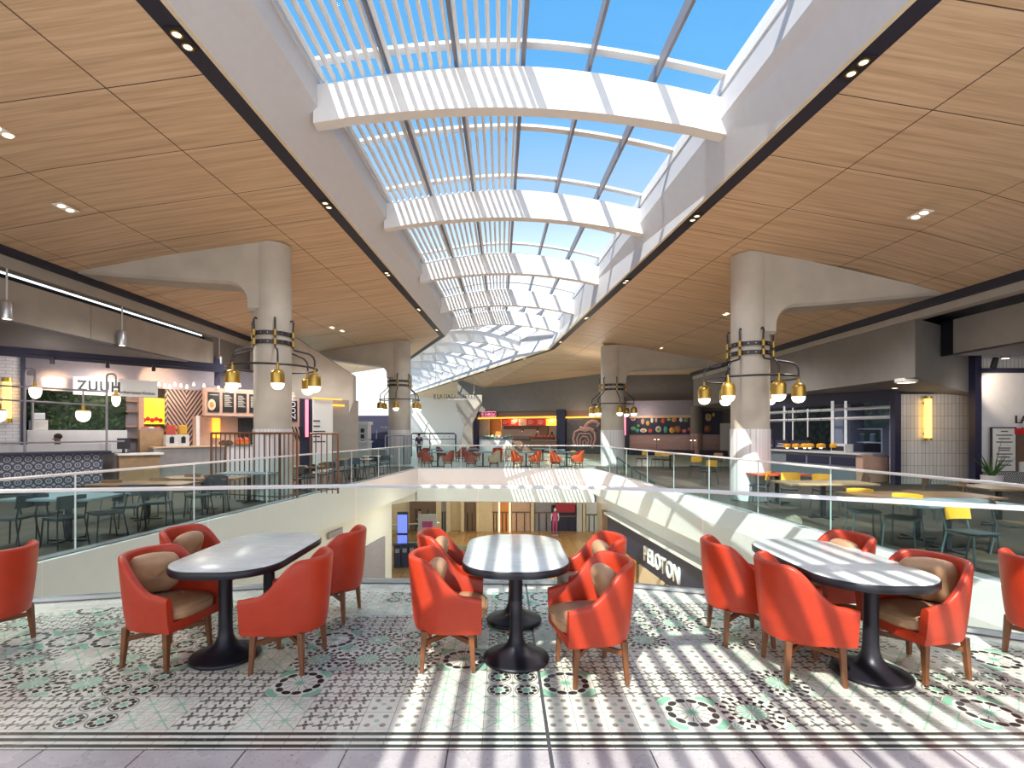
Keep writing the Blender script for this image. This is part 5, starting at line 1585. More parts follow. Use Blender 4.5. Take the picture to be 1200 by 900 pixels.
# ================================================================ side with the dark glazed shop
GP = Plane(11.8, 23, 1.3, -5.7)
struct(panel(GP, 'wall_right', None, None, (893, 462, 1050, 560), -3.0, .2, 'navy'))
o = panel(GP, 'plant_wall', 'dark leafy wall inside the glazed shop behind white bars', 'plant wall', (930, 474, 975, 540), -2.6, .1, 'plant_wall_leaves')
o = panel(GP, 'plant_wall', 'dark leafy wall beside the tile wall, inside the glazed shop', 'plant wall', (1000, 464, 1046, 520), -2.4, .1, 'plant_wall_leaves')
for rect, lab in (((930, 474, 975, 540), 0), ((1000, 464, 1046, 520), 1)):
    pass
struct(panel(GP, 'trim_28', None, None, (893, 466, 1047, 470), .1, .2, 'navy'))
struct(panel(GP, 'trim_29', None, None, (1043.5, 462, 1049, 570), .15, .25, 'navy'))
struct(panel(GP, 'trim_30', None, None, (976, 469, 989, 540), -.3, .5, 'soffit_grey'))
struct(panel(GP, 'trim_31', None, None, (991, 469, 999, 535), -.6, .5, 'purple_grey'))
w_ = thing('window_20', None, None, GP.world(3, .1, 0), GP.rz); w_['kind'] = 'structure'
def gl(u, v): 
    s, z = GP.at(u, v, .1); return Vector((s-3, 0, z))
for (ua, va), (ub, vb) in (((896, 484.2), (1044, 476.8)), ((896, 493.3), (1044, 488.7))):
    MB().tube([gl(ua, va), gl(ub, vb)], .055, 4).build('cross_bar', 'rail_metal', w_)
for u, v0, v1, r_ in ((919, 476, 530, .05), (929, 478, 527, .03), (946.5, 479, 512, .03), (975.5, 470, 545, .07), (991, 470, 540, .06)):
    MB().tube([gl(u, v0), gl(u, v1)], r_, 4).build('upright_bar', 'rail_metal', w_)
a, b = gl(896, 470), gl(1044, 470)
MB().box(a.x, b.x, .04, .06, .9, 2.75).build('glass_pane', 'shop_glass', w_)
# counter of the glazed shop
r = GP.rect(896, 538, 1010, 560, .5)
o = GP.thing('shop_counter', 'long pale blue counter under the row of yellow lamp shades', 'counter', (r[0]+r[1])/2, .5, 0)
pbox(GP, o, 'front', r[0], r[1], 0, .95, -.6, .45, 'table_grey'); pbox(GP, o, 'top', r[0], r[1], .95, 1.02, -.65, .55, 'soffit_grey', .01)
pbox(GP, o, 'end_panel', r[1]-.25, r[1]+.02, 0, .97, -.6, .47, 'pink_wood')
for k in range(3): pbox(GP, o, 'drawer_front', r[0]+1.2+1.1*k, r[0]+2.2+1.1*k, .55, .85, .45, .47, 'navy')
for k, u in enumerate((922.5, 933, 943, 949, 962, 978)):
    s, z = GP.at(u, 523, .35)
    b = GP.thing('lamp_shade_pendant', ['yellow drum shade first from the aqua-lit column', 'yellow drum shade second from the column', 'yellow drum shade third from the column', 'yellow drum shade fourth from the column', 'yellow drum shade fifth, beside the pale upright', 'yellow drum shade last in the row, on the pale upright'][k]+', glazed shop', 'pendant lamp', s, .35, z, 'yellow drum shades of the glazed shop')
    m = MB(); m.lathe([(.10, -.05), (.15, -.05), (.16, .05), (.12, .10), (.03, .12)], 16); m.build('shade', 'yellow_shell', b, smooth=True, angle=40)
    MB().cyl((0, 0, .12), (0, 0, 2.85-z), .008, n=6).build('cord', 'black_paint', b)
    MB().ball((0, 0, -.04), .06).build('bulb', 'opal', b)
for k, (u, v, w2, h2) in enumerate(((908, 528, .3, .22), (923, 530, .35, .2), (941, 527, .3, .2), (951, 528, .25, .2))):
    s, z = GP.at(u, v, .0)
    b = GP.thing('counter_sign', 'small dark price card with white lines on the glazed shop counter', 'sign', s, .3, 1.02, 'price cards on the glazed shop counter')
    MB().box(-w2, w2, -.02, .02, 0, h2+.2).build('card', 'navy', b)
    m = MB(); m.box(-w2*.7, w2*.7, -.03, -.02, h2*.6, h2*.75); m.box(-w2*.5, w2*.5, -.03, -.02, h2*1.1, h2*1.25); m.build('writing_lines', 'sign_white', b)
o = GP.thing('till_box', 'white till box standing on the glazed shop counter', 'till', GP.at(987, 530, .2)[0], .2, 1.02)
MB().box(-.3, .3, -.2, .2, 0, .3).build('box', 'pot_white', o, bevel=.02); MB().box(-.25, .25, -.22, -.2, .05, .22).build('screen', 'screen_frame', o)
o = GP.thing('shelf_rack', 'white two-tier shelf rack inside the glazed shop before the leaves', 'shelf', GP.at(1012, 540, -1.0)[0], -1.0, .9)
for sx in (-.9, .9): MB().box(sx-.03, sx+.03, -.2, .2, 0, 1.0).build('upright', 'rail_metal', o)
for zz in (.45, .95): MB().box(-.9, .9, -.2, .2, zz, zz+.05).build('shelf', 'rail_metal', o)
for k in range(3):
    b = GP.thing('storage_jar', 'blue-grey jar on the white shelf rack, glazed shop', 'jar', ORG[o.name][0]-.5+.45*k, -1.0, 1.40, 'jars on the white shelf rack')
    MB().cyl((0, 0, 0), (0, 0, .26), .11, n=14).build('body', 'table_grey', b, smooth=True, angle=40); MB().cyl((0, 0, .26), (0, 0, .30), .09, n=14).build('lid', 'pot_white', b, smooth=True, angle=40)

# round ceiling lights under the soffit
for (u, v, r_, lab) in ((965, 463, .10, 'tiny round light under the bulkhead soffit by the glazed shop'), (1062, 448.5, .25, 'wide round light under the bulkhead soffit corner'), (1049, 455, .1, 'tiny round light beside the wide one under the soffit')):
    y = 600*(3.2-CH)/(CV-v)
    p = at(u, v, y)
    o = thing('round_downlight', lab, 'ceiling light', (p.x, p.y, 3.20), 0, 'round lights under the soffit')
    m = MB(); m.lathe([(r_, .0), (r_*1.1, .02), (r_*1.1, .12)], 20); m.build('rim', 'sign_white', o); m = MB(); m.lathe([(r_*.85, -.006), (r_*.85, .0)], 20); m.build('bulb', 'downlight_glow', o)

# white stacked-tile wall with the glowing tube
TP = Plane(13.0, 17.45, 3.1, -.25)
o = struct(panel(TP, 'wall_right', None, None, (1049, 462, 1145, 590), 0, .3, 'white_tile'))
s, z = TP.at(1086.5, 516, .12); _, z1 = TP.at(1086.5, 464.5, .12)
g = TP.thing('tube_lamp', 'tall glowing tube lamp on the white stacked-tile wall', 'wall lamp', s, .16, z)
MB().tube([(0, 0, .05), (0, 0, z1-z-.05)], .10, 14).build('tube', 'tube_glow', g, smooth=True)
for f in (.15, .85): MB().cyl((.0, .16, (z1-z)*f), (.0, .0, (z1-z)*f), .05, n=12).build('bracket', 'black_paint', g)
for zz in (0, z1-z-.08): MB().cyl((0, 0, zz), (0, 0, zz+.08), .108, n=14).build('cap', 'brass', g, smooth=True, angle=40)
# cafe beside it
AP = Plane(15.0, 16.3, 3, -.1)
struct(panel(AP, 'wall_right', None, None, (1143, 399, 1300, 590), -.1, .2, 'cool_white'))
struct(panel(AP, 'trim_32', None, None, (1143, 399, 1150.5, 590), .1, .25, 'navy'))
struct(panel(AP, 'trim_33', None, None, (1146, 431.5, 1300, 436), .1, .2, 'navy'))
struct(panel(AP, 'wall_right', None, None, (1146, 420, 1300, 432), .05, .15, 'white_tile'))
o = AP.thing('cafe_sign', 'dark letters on the white cafe wall under the bright spot', 'sign', AP.at(1188, 496, .0)[0], .02, AP.at(1188, 496, .0)[1])
text('lettering', 'LA', .36, 'ink', o, (0, -.01, 0), depth=.02)
text('small_lettering', 'C', .17, 'ink', o, (.22, -.01, -.24), depth=.01)
r = AP.rect(1161.5, 502, 1188, 552, .0)
o = AP.thing('menu_poster', 'white framed menu panel below the dark cafe letters', 'menu board', (r[0]+r[1])/2, .05, r[2])
w2, hh = r[1]-r[0], r[3]-r[2]
pbox(AP, o, 'frame', r[0]-.04, r[1]+.04, r[2]-.04, r[3]+.04, .0, .05, 'screen_frame'); pbox(AP, o, 'sheet', r[0], r[1], r[2], r[3], .05, .06, 'sign_white')
m = MB()
for f, k_ in ((.93, .3), (.84, .7), (.76, .5), (.68, .7), (.54, .55), (.49, .5), (.40, .7), (.33, .5), (.24, .7), (.14, .6)):
    m.box(-w2*k_/2, w2*k_/2, -.02, -.01, hh*f-.015, hh*f+.015)
m.build('writing_lines', 'ink', o)
o = panel(AP, 'dark_display', 'dark display recess with red top beside the menu panel', 'display', (1188.5, 502, 1300, 553), .03, .08, 'shop_brown')
r = AP.rect(1188.5, 502, 1300, 509, .05)
t_ = (AP.rect(1188.5, 502, 1300, 553, .03)); c_ = (t_[0]+t_[1])/2
MB().box(r[0]-c_, r[1]-c_, -.08, -.04, r[2]-t_[2], r[3]-t_[2]).build('red_header', 'red_board', o)
rr = AP.rect(1194, 541, 1230, 553, .05); MB().box(rr[0]-c_, rr[1]-c_, -.1, -.05, rr[2]-t_[2], rr[3]-t_[2]).build('white_card', 'sign_white', o)
struct(panel(AP, 'wall_right', None, None, (1152, 553, 1300, 592), .12, .2, 'lattice_tile'))
s, z = AP.at(1157, 572, .45)
o = AP.thing('potted_plant', 'spiky green plant in a white pot beside the lattice tiles', 'plant', s, .6, .02)
MB().lathe([(.26, -.02), (.28, -.02), (.28, .0), (.2, .0)], 20).build('saucer', 'pot_white', o)
m = MB(); m.lathe([(.19, 0), (.24, .02), (.27, .42), (.25, .42), (.24, .38)], 20); m.build('pot', 'pot_white', o, smooth=True, angle=40)
m = MB(); rnd = random.Random(2)
for k in range(22):
    a = rnd.uniform(0, 2*PI); L = rnd.uniform(.4, .75) if k else 1.25; sp_ = rnd.uniform(.15, .55) if k else .12
    p0 = Vector((.06*math.cos(a), .06*math.sin(a), .40)); d = Vector((math.cos(a)*sp_, math.sin(a)*sp_, L)); nx = Vector((-math.sin(a), math.cos(a), 0))*.045
    pts = [p0+d*f+Vector((math.cos(a), math.sin(a), 0))*.10*f*f for f in (0, .35, .7, 1)]
    for i in range(3):
        wa, wb = (1-i/3), (1-(i+1)/3)
        m.face([pts[i]-nx*wa, pts[i]+nx*wa, pts[i+1]+nx*wb*.999, pts[i+1]-nx*(wb+.01)])
m.build('leaves', 'leaf', o)
# spot above the cafe letters
s, z = AP.at(1167, 424, .9)
o = AP.thing('spot_head', 'black spot lamp shining on the white cafe wall', 'spotlight', s, .9, z)
MB().cyl((0, 0, .12), (.03, .12, -.16), .07, .08, n=14).build('barrel', 'black_paint', o, smooth=True, angle=40)
MB().cyl((0, 0, .1), (0, 0, 3.97-z), .015, n=6).build('rod', 'steel', o)
p = AP.world(s+.04, .68, z-.34); q = AP.world(AP.at(1172, 455, 0)[0], 0, AP.at(1172, 455, 0)[1])
lamp('SPOT', p, 90, (1, .78, .58), .05, q, 1.2, .6)
o = AP.thing('cylinder_downlight', 'grey cylinder downlight under the bulkhead by the cafe', 'ceiling light', AP.at(1178, 420, .9)[0], .9, AP.at(1178, 420, .9)[1])
MB().cyl((0, 0, 0), (0, 0, .5), .12, n=18).build('body', 'purple_grey', o, smooth=True, angle=40); MB().cyl((0, 0, -.01), (0, 0, .0), .09, n=18).build('bulb', 'downlight_glow', o)

# ================================================================ lower level
NP = Plane(7.0, -.2, 0, 1)
# name sign band on the lower shop, its face towards the void
def lw(y, z, o=0.0):   # right lower wall line
    f = (y-4)/(24.5-4); return Vector((6.5+(4.75-6.5)*f-o, y, z))
t = thing('shop_band', 'black shop band with white capital letters, seen below through the glass', 'sign', lw(16.5, -3.1, .1), math.atan2(20.5, -1.75)+PI)
SB = Plane(*lw(24, 0, .12).xy, 1.75, -20.5)
t.location = SB.world(7.5, 0, -3.1); t.rotation_euler.z = SB.rz
MB().box(-6.5, 6.2, -.05, .1, 0, 1.15).build('band', 'navy', t)
text('lettering', 'PELOTON', .74, 'sign_white', t, (-1.95, -.07, .26), depth=.04, sx=.86, bold=.008, space=1.08)
MB().box(-6.5, 6.2, -.25, .1, 1.17, 1.27).build('ledge', 'white_paint', t)
for k, (s0, s1) in enumerate(((.6, 2.6), (3.6, 5.2), (5.5, 7.5), (8.4, 11.5))):
    o = panel(SB, 'shop_window', ['tall lower shop window next to the far corner', 'yellow-lit lower shop window before the far corner', 'yellow-lit shop window under the black band', 'lit shop window under the black band, nearer the glass'][k], 'shop window', (0, 0, 1, 1), 0, .1, 'shop_glass') if False else None
for k, (s0, s1, c) in enumerate(((2.5, 4.6, 'yellow_board'), (4.9, 7.3, 'warm_wall'), (7.5, 10.0, 'yellow_board'), (10.2, 13.0, 'shop_cream'))):
    o = MB().box(0, s1-s0, -.06, .0, LOW, -3.15).build('lower_shop_window', c, None, loc=SB.world(s0, .0, 0), rz=SB.rz)
    tag(o, ['yellow lower shop bay at the far end of the black band', 'pale lower shop bay, second from the far end', 'yellow lower shop bay under the white letters', 'cream lower shop bay at the near end of the black band'][k], 'shop window', 'lower shop bays')
    MB().box(-.06, .06, -.12, .0, LOW, -3.15).build('upright_bar', 'shop_brown', o)
o = MB().box(.15, 1.12, -.05, .02, LOW, -1.9).build('lower_shop_window', 'shop_brown', None, loc=SB.world(-.2, 0, 0), rz=SB.rz)
tag(o, 'brown lower shop window just past the black band end', 'shop window')
# white wall fittings on the other side
def llw(y, z, o=0.0):
    f = (y-5)/(21.9-5); return Vector((-7.05+(-4.78+7.05)*f+o, y, z))
QP = Plane(*llw(5, 0, .02).xy, 2.27, 16.9)
for k, y in enumerate((14.4, 16.6)):
    s, _ = (y-5)/16.9*QP_len if False else ((Vector((llw(y, 0).x, y))-QP.o).length, 0)
    o = QP.thing('wall_vent', ['grey vent grille on the white lower wall, nearer the table', 'grey vent grille on the white lower wall, further along'][k], 'vent', s, .02, -1.62, 'vents on the white lower wall')
    MB().box(-.5, .5, -.03, .02, 0, .2).build('grille', 'purple_grey', o)
for k, (ya, yb_) in enumerate(((10.5, 14.0), (17.6, 20.9))):
    sa = (Vector((llw(ya, 0).x, ya))-QP.o).length; sb = (Vector((llw(yb_, 0).x, yb_))-QP.o).length
    struct(MB().box(0, sb-sa, -.05, .02, LOW, -2.1-.4*k).build('door_3', 'purple_grey', None, loc=QP.world(sa, .02, 0), rz=QP.rz))
# far shop fronts on the lower level
DP = Plane(-20, 34.5, 1, 0)
struct(panel(DP, 'wall_back', None, None, (400, 570, 760, 645), -.6, .2, 'shop_cream'))
cols = [(511, 517, 'shop_cream'), (523, 528, 'shop_cream'), (540, 544, 'shop_cream'), (558, 577, 'shop_cream'), (622, 626, 'shop_cream'), (676, 682, 'soffit_grey'), (683, 686, 'shop_cream')]
for k, (u0, u1, c) in enumerate(cols):
    struct(panel(DP, 'trim_34', None, None, (u0, 585, u1, 641), -.1, .4, c))
fronts = [((480, 586, 511, 622), 'shop_brown', 'brown lower shop front behind the walking person'), ((517, 586, 523, 640), 'purple_grey', 'narrow grey lower shop front between cream pillars'), ((545, 586, 557, 640), 'shop_brown', 'dark brown lower shop doorway between cream pillars'), ((577, 586, 584, 640), 'warm_wall', 'warm lit lower shop wall beside the light tubes'), ((586.5, 586, 596, 640), 'orange_glow_wall', 'orange lit lower shop doorway between two light tubes'), ((600, 586, 621, 640), 'pink_wood', 'pinkish lower shop front past the light tubes'), ((627, 586, 646, 641), 'purple_grey', 'grey lower shop front beside the red sign'), ((646, 592, 675, 641), 'navy', 'dark glazed lower shop front below the red sign'), ((687, 588, 700, 645), 'soffit_grey', 'pale lower shop front at the corner of the void')]
for rect, c, lab in fronts:
    o = panel(DP, 'lower_shop_front', lab, 'shop front', rect, -.3, .1, c)
    t0_, t1_, z0_, z1_ = DP.rect(*rect, -.3)
    w2 = t1_-t0_
    MB().box(-w2/2, w2/2, -.09, -.04, (z1_-z0_)*.72, (z1_-z0_)*.75).build('transom', 'shop_brown', o)
    for f in (-.25, .2): MB().box(w2*f-.03, w2*f+.03, -.09, -.05, 0, (z1_-z0_)*.72).build('door_stile', 'black_paint', o)
for k, u in enumerate((585, 597.5)):
    o = panel(DP, 'light_strip', ['upright white-pink light tube beside the orange doorway, first', 'upright white-pink light tube beside the orange doorway, second'][k], 'light strip', (u-1, 587, u+1, 636), .05, .06, 'shop_led')
o = panel(DP, 'red_sign', 'plain red sign slab over the dark glazed lower shop', 'sign', (651, 590, 674, 600.5), .3, .3, 'lower_red')
# blue information totem, sign stand, planters, walker, mannequin
def low_at(u, v): 
    y = 600*(CH-LOW)/(v-CV); return at(u, v, y)
p = low_at(472, 650); 
p = at(472, 640, 27.5)
o = thing('screen_totem', 'blue glowing screen totem on the lower floor', 'totem', (p.x, 27.5, LOW))
hh = CH-(600-CV)*27.5/600-LOW
MB().box(-.28, .28, -.12, .12, 0, hh).build('case', 'screen_frame', o, bevel=.02)
MB().box(-.26, .26, -.14, -.12, hh*.55, hh-.12).build('screen', 'blue_led', o); MB().box(-.26, .26, -.14, -.12, .35, hh*.50).build('lower_screen', 'blue_led', o)
for k, u in enumerate((467, 475, 483)):
    p = at(u, 640, 25.8)
    o = thing('waste_bin', ['black bin in front of the blue totem', 'black bin beside it with a grey front', 'black bin closest to the red chair'][k], 'bin', (p.x, 25.6+.1*k, LOW), .1, 'black bins by the totem')
    MB().box(-.17, .17, -.2, .2, 0, 1.05).build('body', 'navy', o, bevel=.02); MB().box(-.19, .19, -.22, .22, 1.05, 1.12).build('lid', 'black_paint', o, bevel=.01); MB().box(-.1, .1, -.215, -.2, .75, .95).build('slot', 'purple_grey', o)
p = at(501, 622, 29.5)
o = thing('notice_stand', 'grey notice board on legs behind the red chair backs', 'sign', (p.x, 29.5, LOW))
MB().box(-.55, .55, -.04, .04, 1.0, 2.0).build('board', 'soffit_grey', o, bevel=.02); MB().box(-.3, .3, -.06, -.04, 1.25, 1.6).build('print', 'magenta_cloth', o)
for sx in (-.45, .45): MB().cyl((sx, 0, 0), (sx, 0, 1.0), .03, n=8).build('leg', 'steel', o)
p = at(529, 650, 25.5)
o = thing('planter_bench', 'long dark planter wedge beside the middle table, lower floor', 'planter', (p.x, 26.0, LOW), -.5)
MB().hexa([(-2.2, -.5, 0), (2.2, -.5, 0), (2.2, .5, 0), (-2.2, .5, 0)], [(-2.1, -.45, .85), (2.1, -.45, .85), (2.1, .45, .85), (-2.1, .45, .85)]).build('box', 'navy', o, bevel=.03); MB().box(-2.0, 2.0, -.4, .4, .85, .93).build('planting', 'leaf', o)
o = thing('glass_balustrade', 'pale green glass balustrade on the lower floor by the totem', 'railing', (at(488, 620, 31).x, 31, LOW), .25)
MB().box(-1.6, 1.4, -.015, .015, .1, 1.15).build('glass_panel', 'guard_glass', o); MB().tube([(-1.6, 0, 1.18), (1.4, 0, 1.18)], .03, 6).build('handrail', 'rail_metal', o); MB().box(-1.6, 1.4, -.05, .05, 0, .12).build('base_shoe', 'steel', o)
p = at(493, 605, 33)
pz = LOW
person('person in dark shirt and shorts walking on the lower floor', (p.x-.1, 33.2, LOW), 2.4, 'cloth_navy', 'skin', 1.75, 'down', low='shorts')
p = at(650, 625, 33.8)
o = thing('shop_mannequin', 'mannequin in magenta and white in the dark glazed lower shop', 'mannequin', (p.x, 33.6, LOW))
m = MB(); m.tube([(0, 0, .9), (0, 0, 1.15), (0, 0, 1.4), (0, 0, 1.5)], [.17, .13, .2, .06], 12); m.build('torso', 'magenta_cloth', o, smooth=True)
MB().ball((0, 0, 1.62), .09, .1, .12).build('head', 'pot_white', o, smooth=True)
for sx in (-1, 1):
    MB().tube([(sx*.09, 0, .92), (sx*.1, .02, .5), (sx*.1, 0, .06)], [.085, .06, .04], 10).build('leg', 'magenta_cloth', o, smooth=True); MB().tube([(sx*.19, 0, 1.4), (sx*.24, 0, 1.15), (sx*.22, .04, .9)], [.06, .045, .03], 8).build('arm', 'pot_white', o, smooth=True)
MB().cyl((0, 0, 0), (0, 0, .05), .25, n=20).build('base', 'steel', o)

# ================================================================ dining chairs and tables round the void
def shell_chair(name, label, loc, rz, group, shell, legs='grey_legs'):
    """cafe chair: bent back panel, flat seat, thin tube frame; front towards local +y"""
    t = thing(name, label, 'chair', loc, rz, group)
    rows = []
    for i in range(7):
        f = i/6; z = .60+.21*f
        rows.append([(-.20+.40*j/8, -.215-.03*f+.05*abs(j/4-1)**2, z-.012*abs(j/4-1)**3*(f > .8)) for j in range(9)])
    m = MB(); back = [[(x, y-.014, z) for x, y, z in r] for r in rows]
    ring = [rows[0][0]]
    V = [[m.bm.verts.new(p) for p in r] for r in rows]; W = [[m.bm.verts.new(p) for p in r] for r in back]
    for i in range(6):
        for j in range(8):
            m.bm.faces.new((V[i][j], V[i][j+1], V[i+1][j+1], V[i+1][j])); m.bm.faces.new((W[i][j], W[i+1][j], W[i+1][j+1], W[i][j+1]))
    for j in range(8):
        m.bm.faces.new((V[0][j], W[0][j], W[0][j+1], V[0][j+1])); m.bm.faces.new((V[6][j], V[6][j+1], W[6][j+1], W[6][j]))
    for i in range(6):
        m.bm.faces.new((V[i][0], V[i+1][0], W[i+1][0], W[i][0])); m.bm.faces.new((V[i][8], W[i][8], W[i+1][8], V[i+1][8]))
    m.build('backrest', shell, t, smooth=True, angle=50)
    m = MB(); m.prism([(-.19, -.19), (-.10, -.21), (.10, -.21), (.19, -.19), (.205, .0), (.205, .17), (.17, .21), (-.17, .21), (-.205, .17), (-.205, .0)], .445, .468); m.build('seat', shell if shell != 'yellow_shell' else 'dark_shell', t, bevel=.006)
    for sx in (-1, 1):
        MB().tube([(sx*.21, .20, 0), (sx*.185, .17, .44)], .012, 8).build('leg', legs, t)
        MB().tube([(sx*.215, -.25, 0), (sx*.185, -.18, .44), (sx*.185, -.215, .60), (sx*.185, -.24, .74)], .012, 8).build('leg', legs, t, smooth=True)
    MB().tube([(-.185, -.17, .43), (.185, -.17, .43), (.185, .17, .43), (-.185, .17, .43)], .011, 6, closed=True).build('frame', legs, t)
    return t
def cafe_table(label, loc, L, W, top, group='cafe tables round the void', h=.74):
    t = thing('cafe_table', label, 'table', loc, 0, group)
    MB().box(-L/2, L/2, -W/2, W/2, h-.04, h).build('tabletop', top, t, bevel=.012)
    MB().box(-.035, .035, -.035, .035, .02, h-.04).build('post', 'black_metal', t)
    MB().box(-.3, .3, -.04, .04, 0, .03).build('foot', 'black_metal', t, bevel=.005); MB().box(-.04, .04, -.3, .3, 0, .029).build('foot', 'black_metal', t, bevel=.005)
    return t
protos = {}
def put_chair(kind, label, x, y, rz, group):
    if kind not in protos:
        legs_ = 'black_metal' if kind in ('dark', 'blue') else 'grey_legs'
        shell = {'yellow': 'yellow_shell', 'brown': 'brown_shell', 'dark': 'dark_shell', 'blue': 'blue_shell'}[kind]
        protos[kind] = shell_chair('cafe_chair', label, (x, y, 0), rz, group, shell, legs_)
        family(protos[kind]); return protos[kind]
    return dup(protos[kind], (x, y, 0), rz, label, group)
def F(u, v, m=.36):   # floor point, kept clear of the guard rails
    y = 600*CH/(v-CV); x = (u-CU)*y/600
    if 5.2 < y < 24.3 and x < 0: x = min(x, -6.68+(y-5.2)*.1311-m)
    if 4 < y < 6.7 and x > 0: x = max(x, 5.9+m)
    if 6.7 <= y < 23.7 and x > 0: x = max(x, 5.82-(y-6.7)*.0903+m)
    return x, y
YG = 'yellow shell chairs across the void'
ych = [(890, 590, .9, 'yellow shell chair right beside the aqua-lit column'), (926, 595, 2.6, 'yellow shell chair with crossed back legs, second from the aqua-lit column'), (967, 598, 3.0, 'low yellow shell chair at the round orange table edge'), (1012, 630, 2.8, 'yellow shell chair just above the handrail, left part cut by it'), (1058, 640, 2.2, 'yellow shell chair with a dark seat before the brown table'), (1139, 664, 3.3, 'bright yellow shell chair closest to the glass, its whole back showing'), (752, 548, 2.0, 'small yellow shell chair beside the far column foot'), (770, 549, 2.4, 'small yellow shell chair second past the far column'), (782, 550, 3.0, 'small yellow shell chair third past the far column'), (668, 546, .8, 'small yellow shell chair between orange chair and far column'), (815, 560, 2.6, 'pale yellow shell chair behind the green glass'), (830, 568, 2.2, 'yellow shell chair in front of the dark stair side')]
ych[3] = (1012, 630, 2.8, 'yellow shell chair cut across by the handrail, next to the brown table')
for u, v, a, lab in ych:
    x, y = F(u, v); put_chair('yellow', lab, x, y, a, YG)
BG = 'brown shell chairs across the void'
for u, v, a, lab in ((1072, 600, .6, 'brown shell chair before the white stacked-tile wall'), (1112, 612, 1.0, 'brown shell chair with a pale leg beside the white stacked-tile wall'), (1187, 650, 4.0, 'brown shell chair at the picture edge above the lone tub armchair'), (1002, 596, 1.2, 'brown shell chair by the pale blue counter'), (840, 552, 2.4, 'brown shell chair behind the aqua-lit column'), (868, 560, 2.0, 'brown shell chair beside the dark stair side')):
    x, y = F(u, v); put_chair('brown', lab, x, y, a, BG)
for u, v, L, W, c, lab in ((925, 593, 1.3, .7, 'orange_leather', 'orange table beside the aqua-lit column'), (985, 612, 1.8, .8, 'oak', 'brown table behind the near yellow chairs'), (1090, 640, 2.2, .9, 'table_wood', 'long brown table before the bright yellow chair'), (1120, 656, 1.6, .9, 'table_grey', 'grey table standing in for a reflection beside the bright yellow chair'), (790, 552, 1.2, .7, 'oak', 'small table among yellow chairs past the far column'), (1205, 622, 1.2, .9, 'table_wood', 'brown table at the picture edge')):  # the grey one is a solid stand-in for a reflection on the glass
    x, y = F(u, v, L/2+.1); cafe_table(lab, (x, y+.55, 0), L, W, c)
DG = 'dark shell chairs on the dining floor'
dch = [(15, 640, 1.7, 'dark chair behind the first glass joint at the picture edge'), (50, 634, .2, 'dark chair before the grey table, above the lone red chair'), (75, 640, 1.2, 'dark chair beside the grey table leg'), (128, 632, 2.6, 'dark chair with splayed legs past the grey table'), (150, 622, 3.5, 'dark chair turned to the brown table'), (185, 616, .3, 'dark chair second past the grey table'), (232, 606, 2.4, 'dark chair under the handrail beside the shaded table'), (268, 602, 3.4, 'dark chair before the bronze bar screen'), (345, 580, 1.4, 'dark chair beside the column foot'), (362, 577, 2.7, 'dark chair second from the column foot')]
for u, v, a, lab in dch:
    x, y = F(u, v); put_chair('dark', lab, x, y, a, DG)
WG = 'wood-backed chairs on the dining floor'
for u, v, a, lab in ((138, 606, .1, 'wood-backed chair before the oak till counter'), (180, 606, 3.2, 'wood-backed chair facing the long brown table'), (218, 598, 3.0, 'wood-backed chair beyond the long brown table'), (252, 596, .4, 'wood-backed chair at the bar screen end of the long table'), (375, 572, 1.0, 'wood-backed chair between column and blue chairs')):
    x, y = F(u, v); put_chair('brown', lab, x, y, a, WG)
UG = 'blue-black chairs by the far column'
for k, (u, v) in enumerate(((384, 570), (394, 567), (404, 566), (414, 564), (424, 563), (436, 560), (446, 558), (459, 556))):
    x, y = F(u, v); put_chair('blue', ['first', 'second', 'third', 'fourth', 'fifth', 'sixth', 'seventh', 'eighth'][k]+' blue-black chair counted from the near column towards the kiosk', x, y, .5+k*.9, UG)
for u, v, L, W, c, lab in ((62, 640, 1.4, .9, 'table_grey', 'grey-topped table standing in for a reflection in the glass above the lone red chair'), (155, 612, 1.9, .8, 'table_wood', 'long brown table in front of the bar'), (240, 600, 1.8, .8, 'table_wood', 'brown table before the bronze bar screen'), (290, 590, 1.4, .7, 'table_grey', 'dark table at the column foot with orange reflections'), (356, 577, 1.2, .8, 'table_wood', 'brown table past the column'), (415, 562, 1.2, .8, 'table_wood', 'brown table among blue-black chairs'), (440, 556, 1.2, .8, 'oak', 'small oak table by the kiosk')):  # the grey-topped one is a solid stand-in for a glass reflection
    x, y = F(u, v, L/2+.12); cafe_table(lab, (x, y+.4, 0), L, W, c)
# orange and beige tub chairs at the far end
OG = 'orange tub armchairs at the far end'
far = [(606, 550.5, -1, 'orange', 'first orange tub armchair of the far row, turned to the second'), (627, 551, 1, 'orange', 'second orange tub armchair of the far row'), (651, 551, -1, 'orange', 'third orange tub armchair of the far row'), (677, 551.5, 1, 'orange', 'fourth orange tub armchair of the far row, by the far column'), (500, 548, -1, 'brown', 'brown-red tub armchair at the start of the far row'), (525, 548, 1, 'brown', 'brown-red tub armchair with a beige back facing the first'), (552, 549, -1, 'brown', 'brown-red tub armchair in the middle of the far row'), (579, 549, 1, 'beige', 'beige tub armchair facing the brown-red ones')]
mat('far_red', (.34, .07, .05), .5)
first = {}
for u, v, sd, c, lab in far:
    x, y = F(u, v); y = min(y, 25.6)+ (0.0); y = max(y, 24.95); x = (u-CU)*y/600
    sw = {'red_leather': {'orange': 'orange_leather', 'brown': 'far_red', 'beige': 'beige_cloth'}[c]}
    dup(chair0, (x, y, 0), face_dir(-sd, -.15), lab, OG if c == 'orange' else 'brown and beige tub armchairs at the far end', sw)
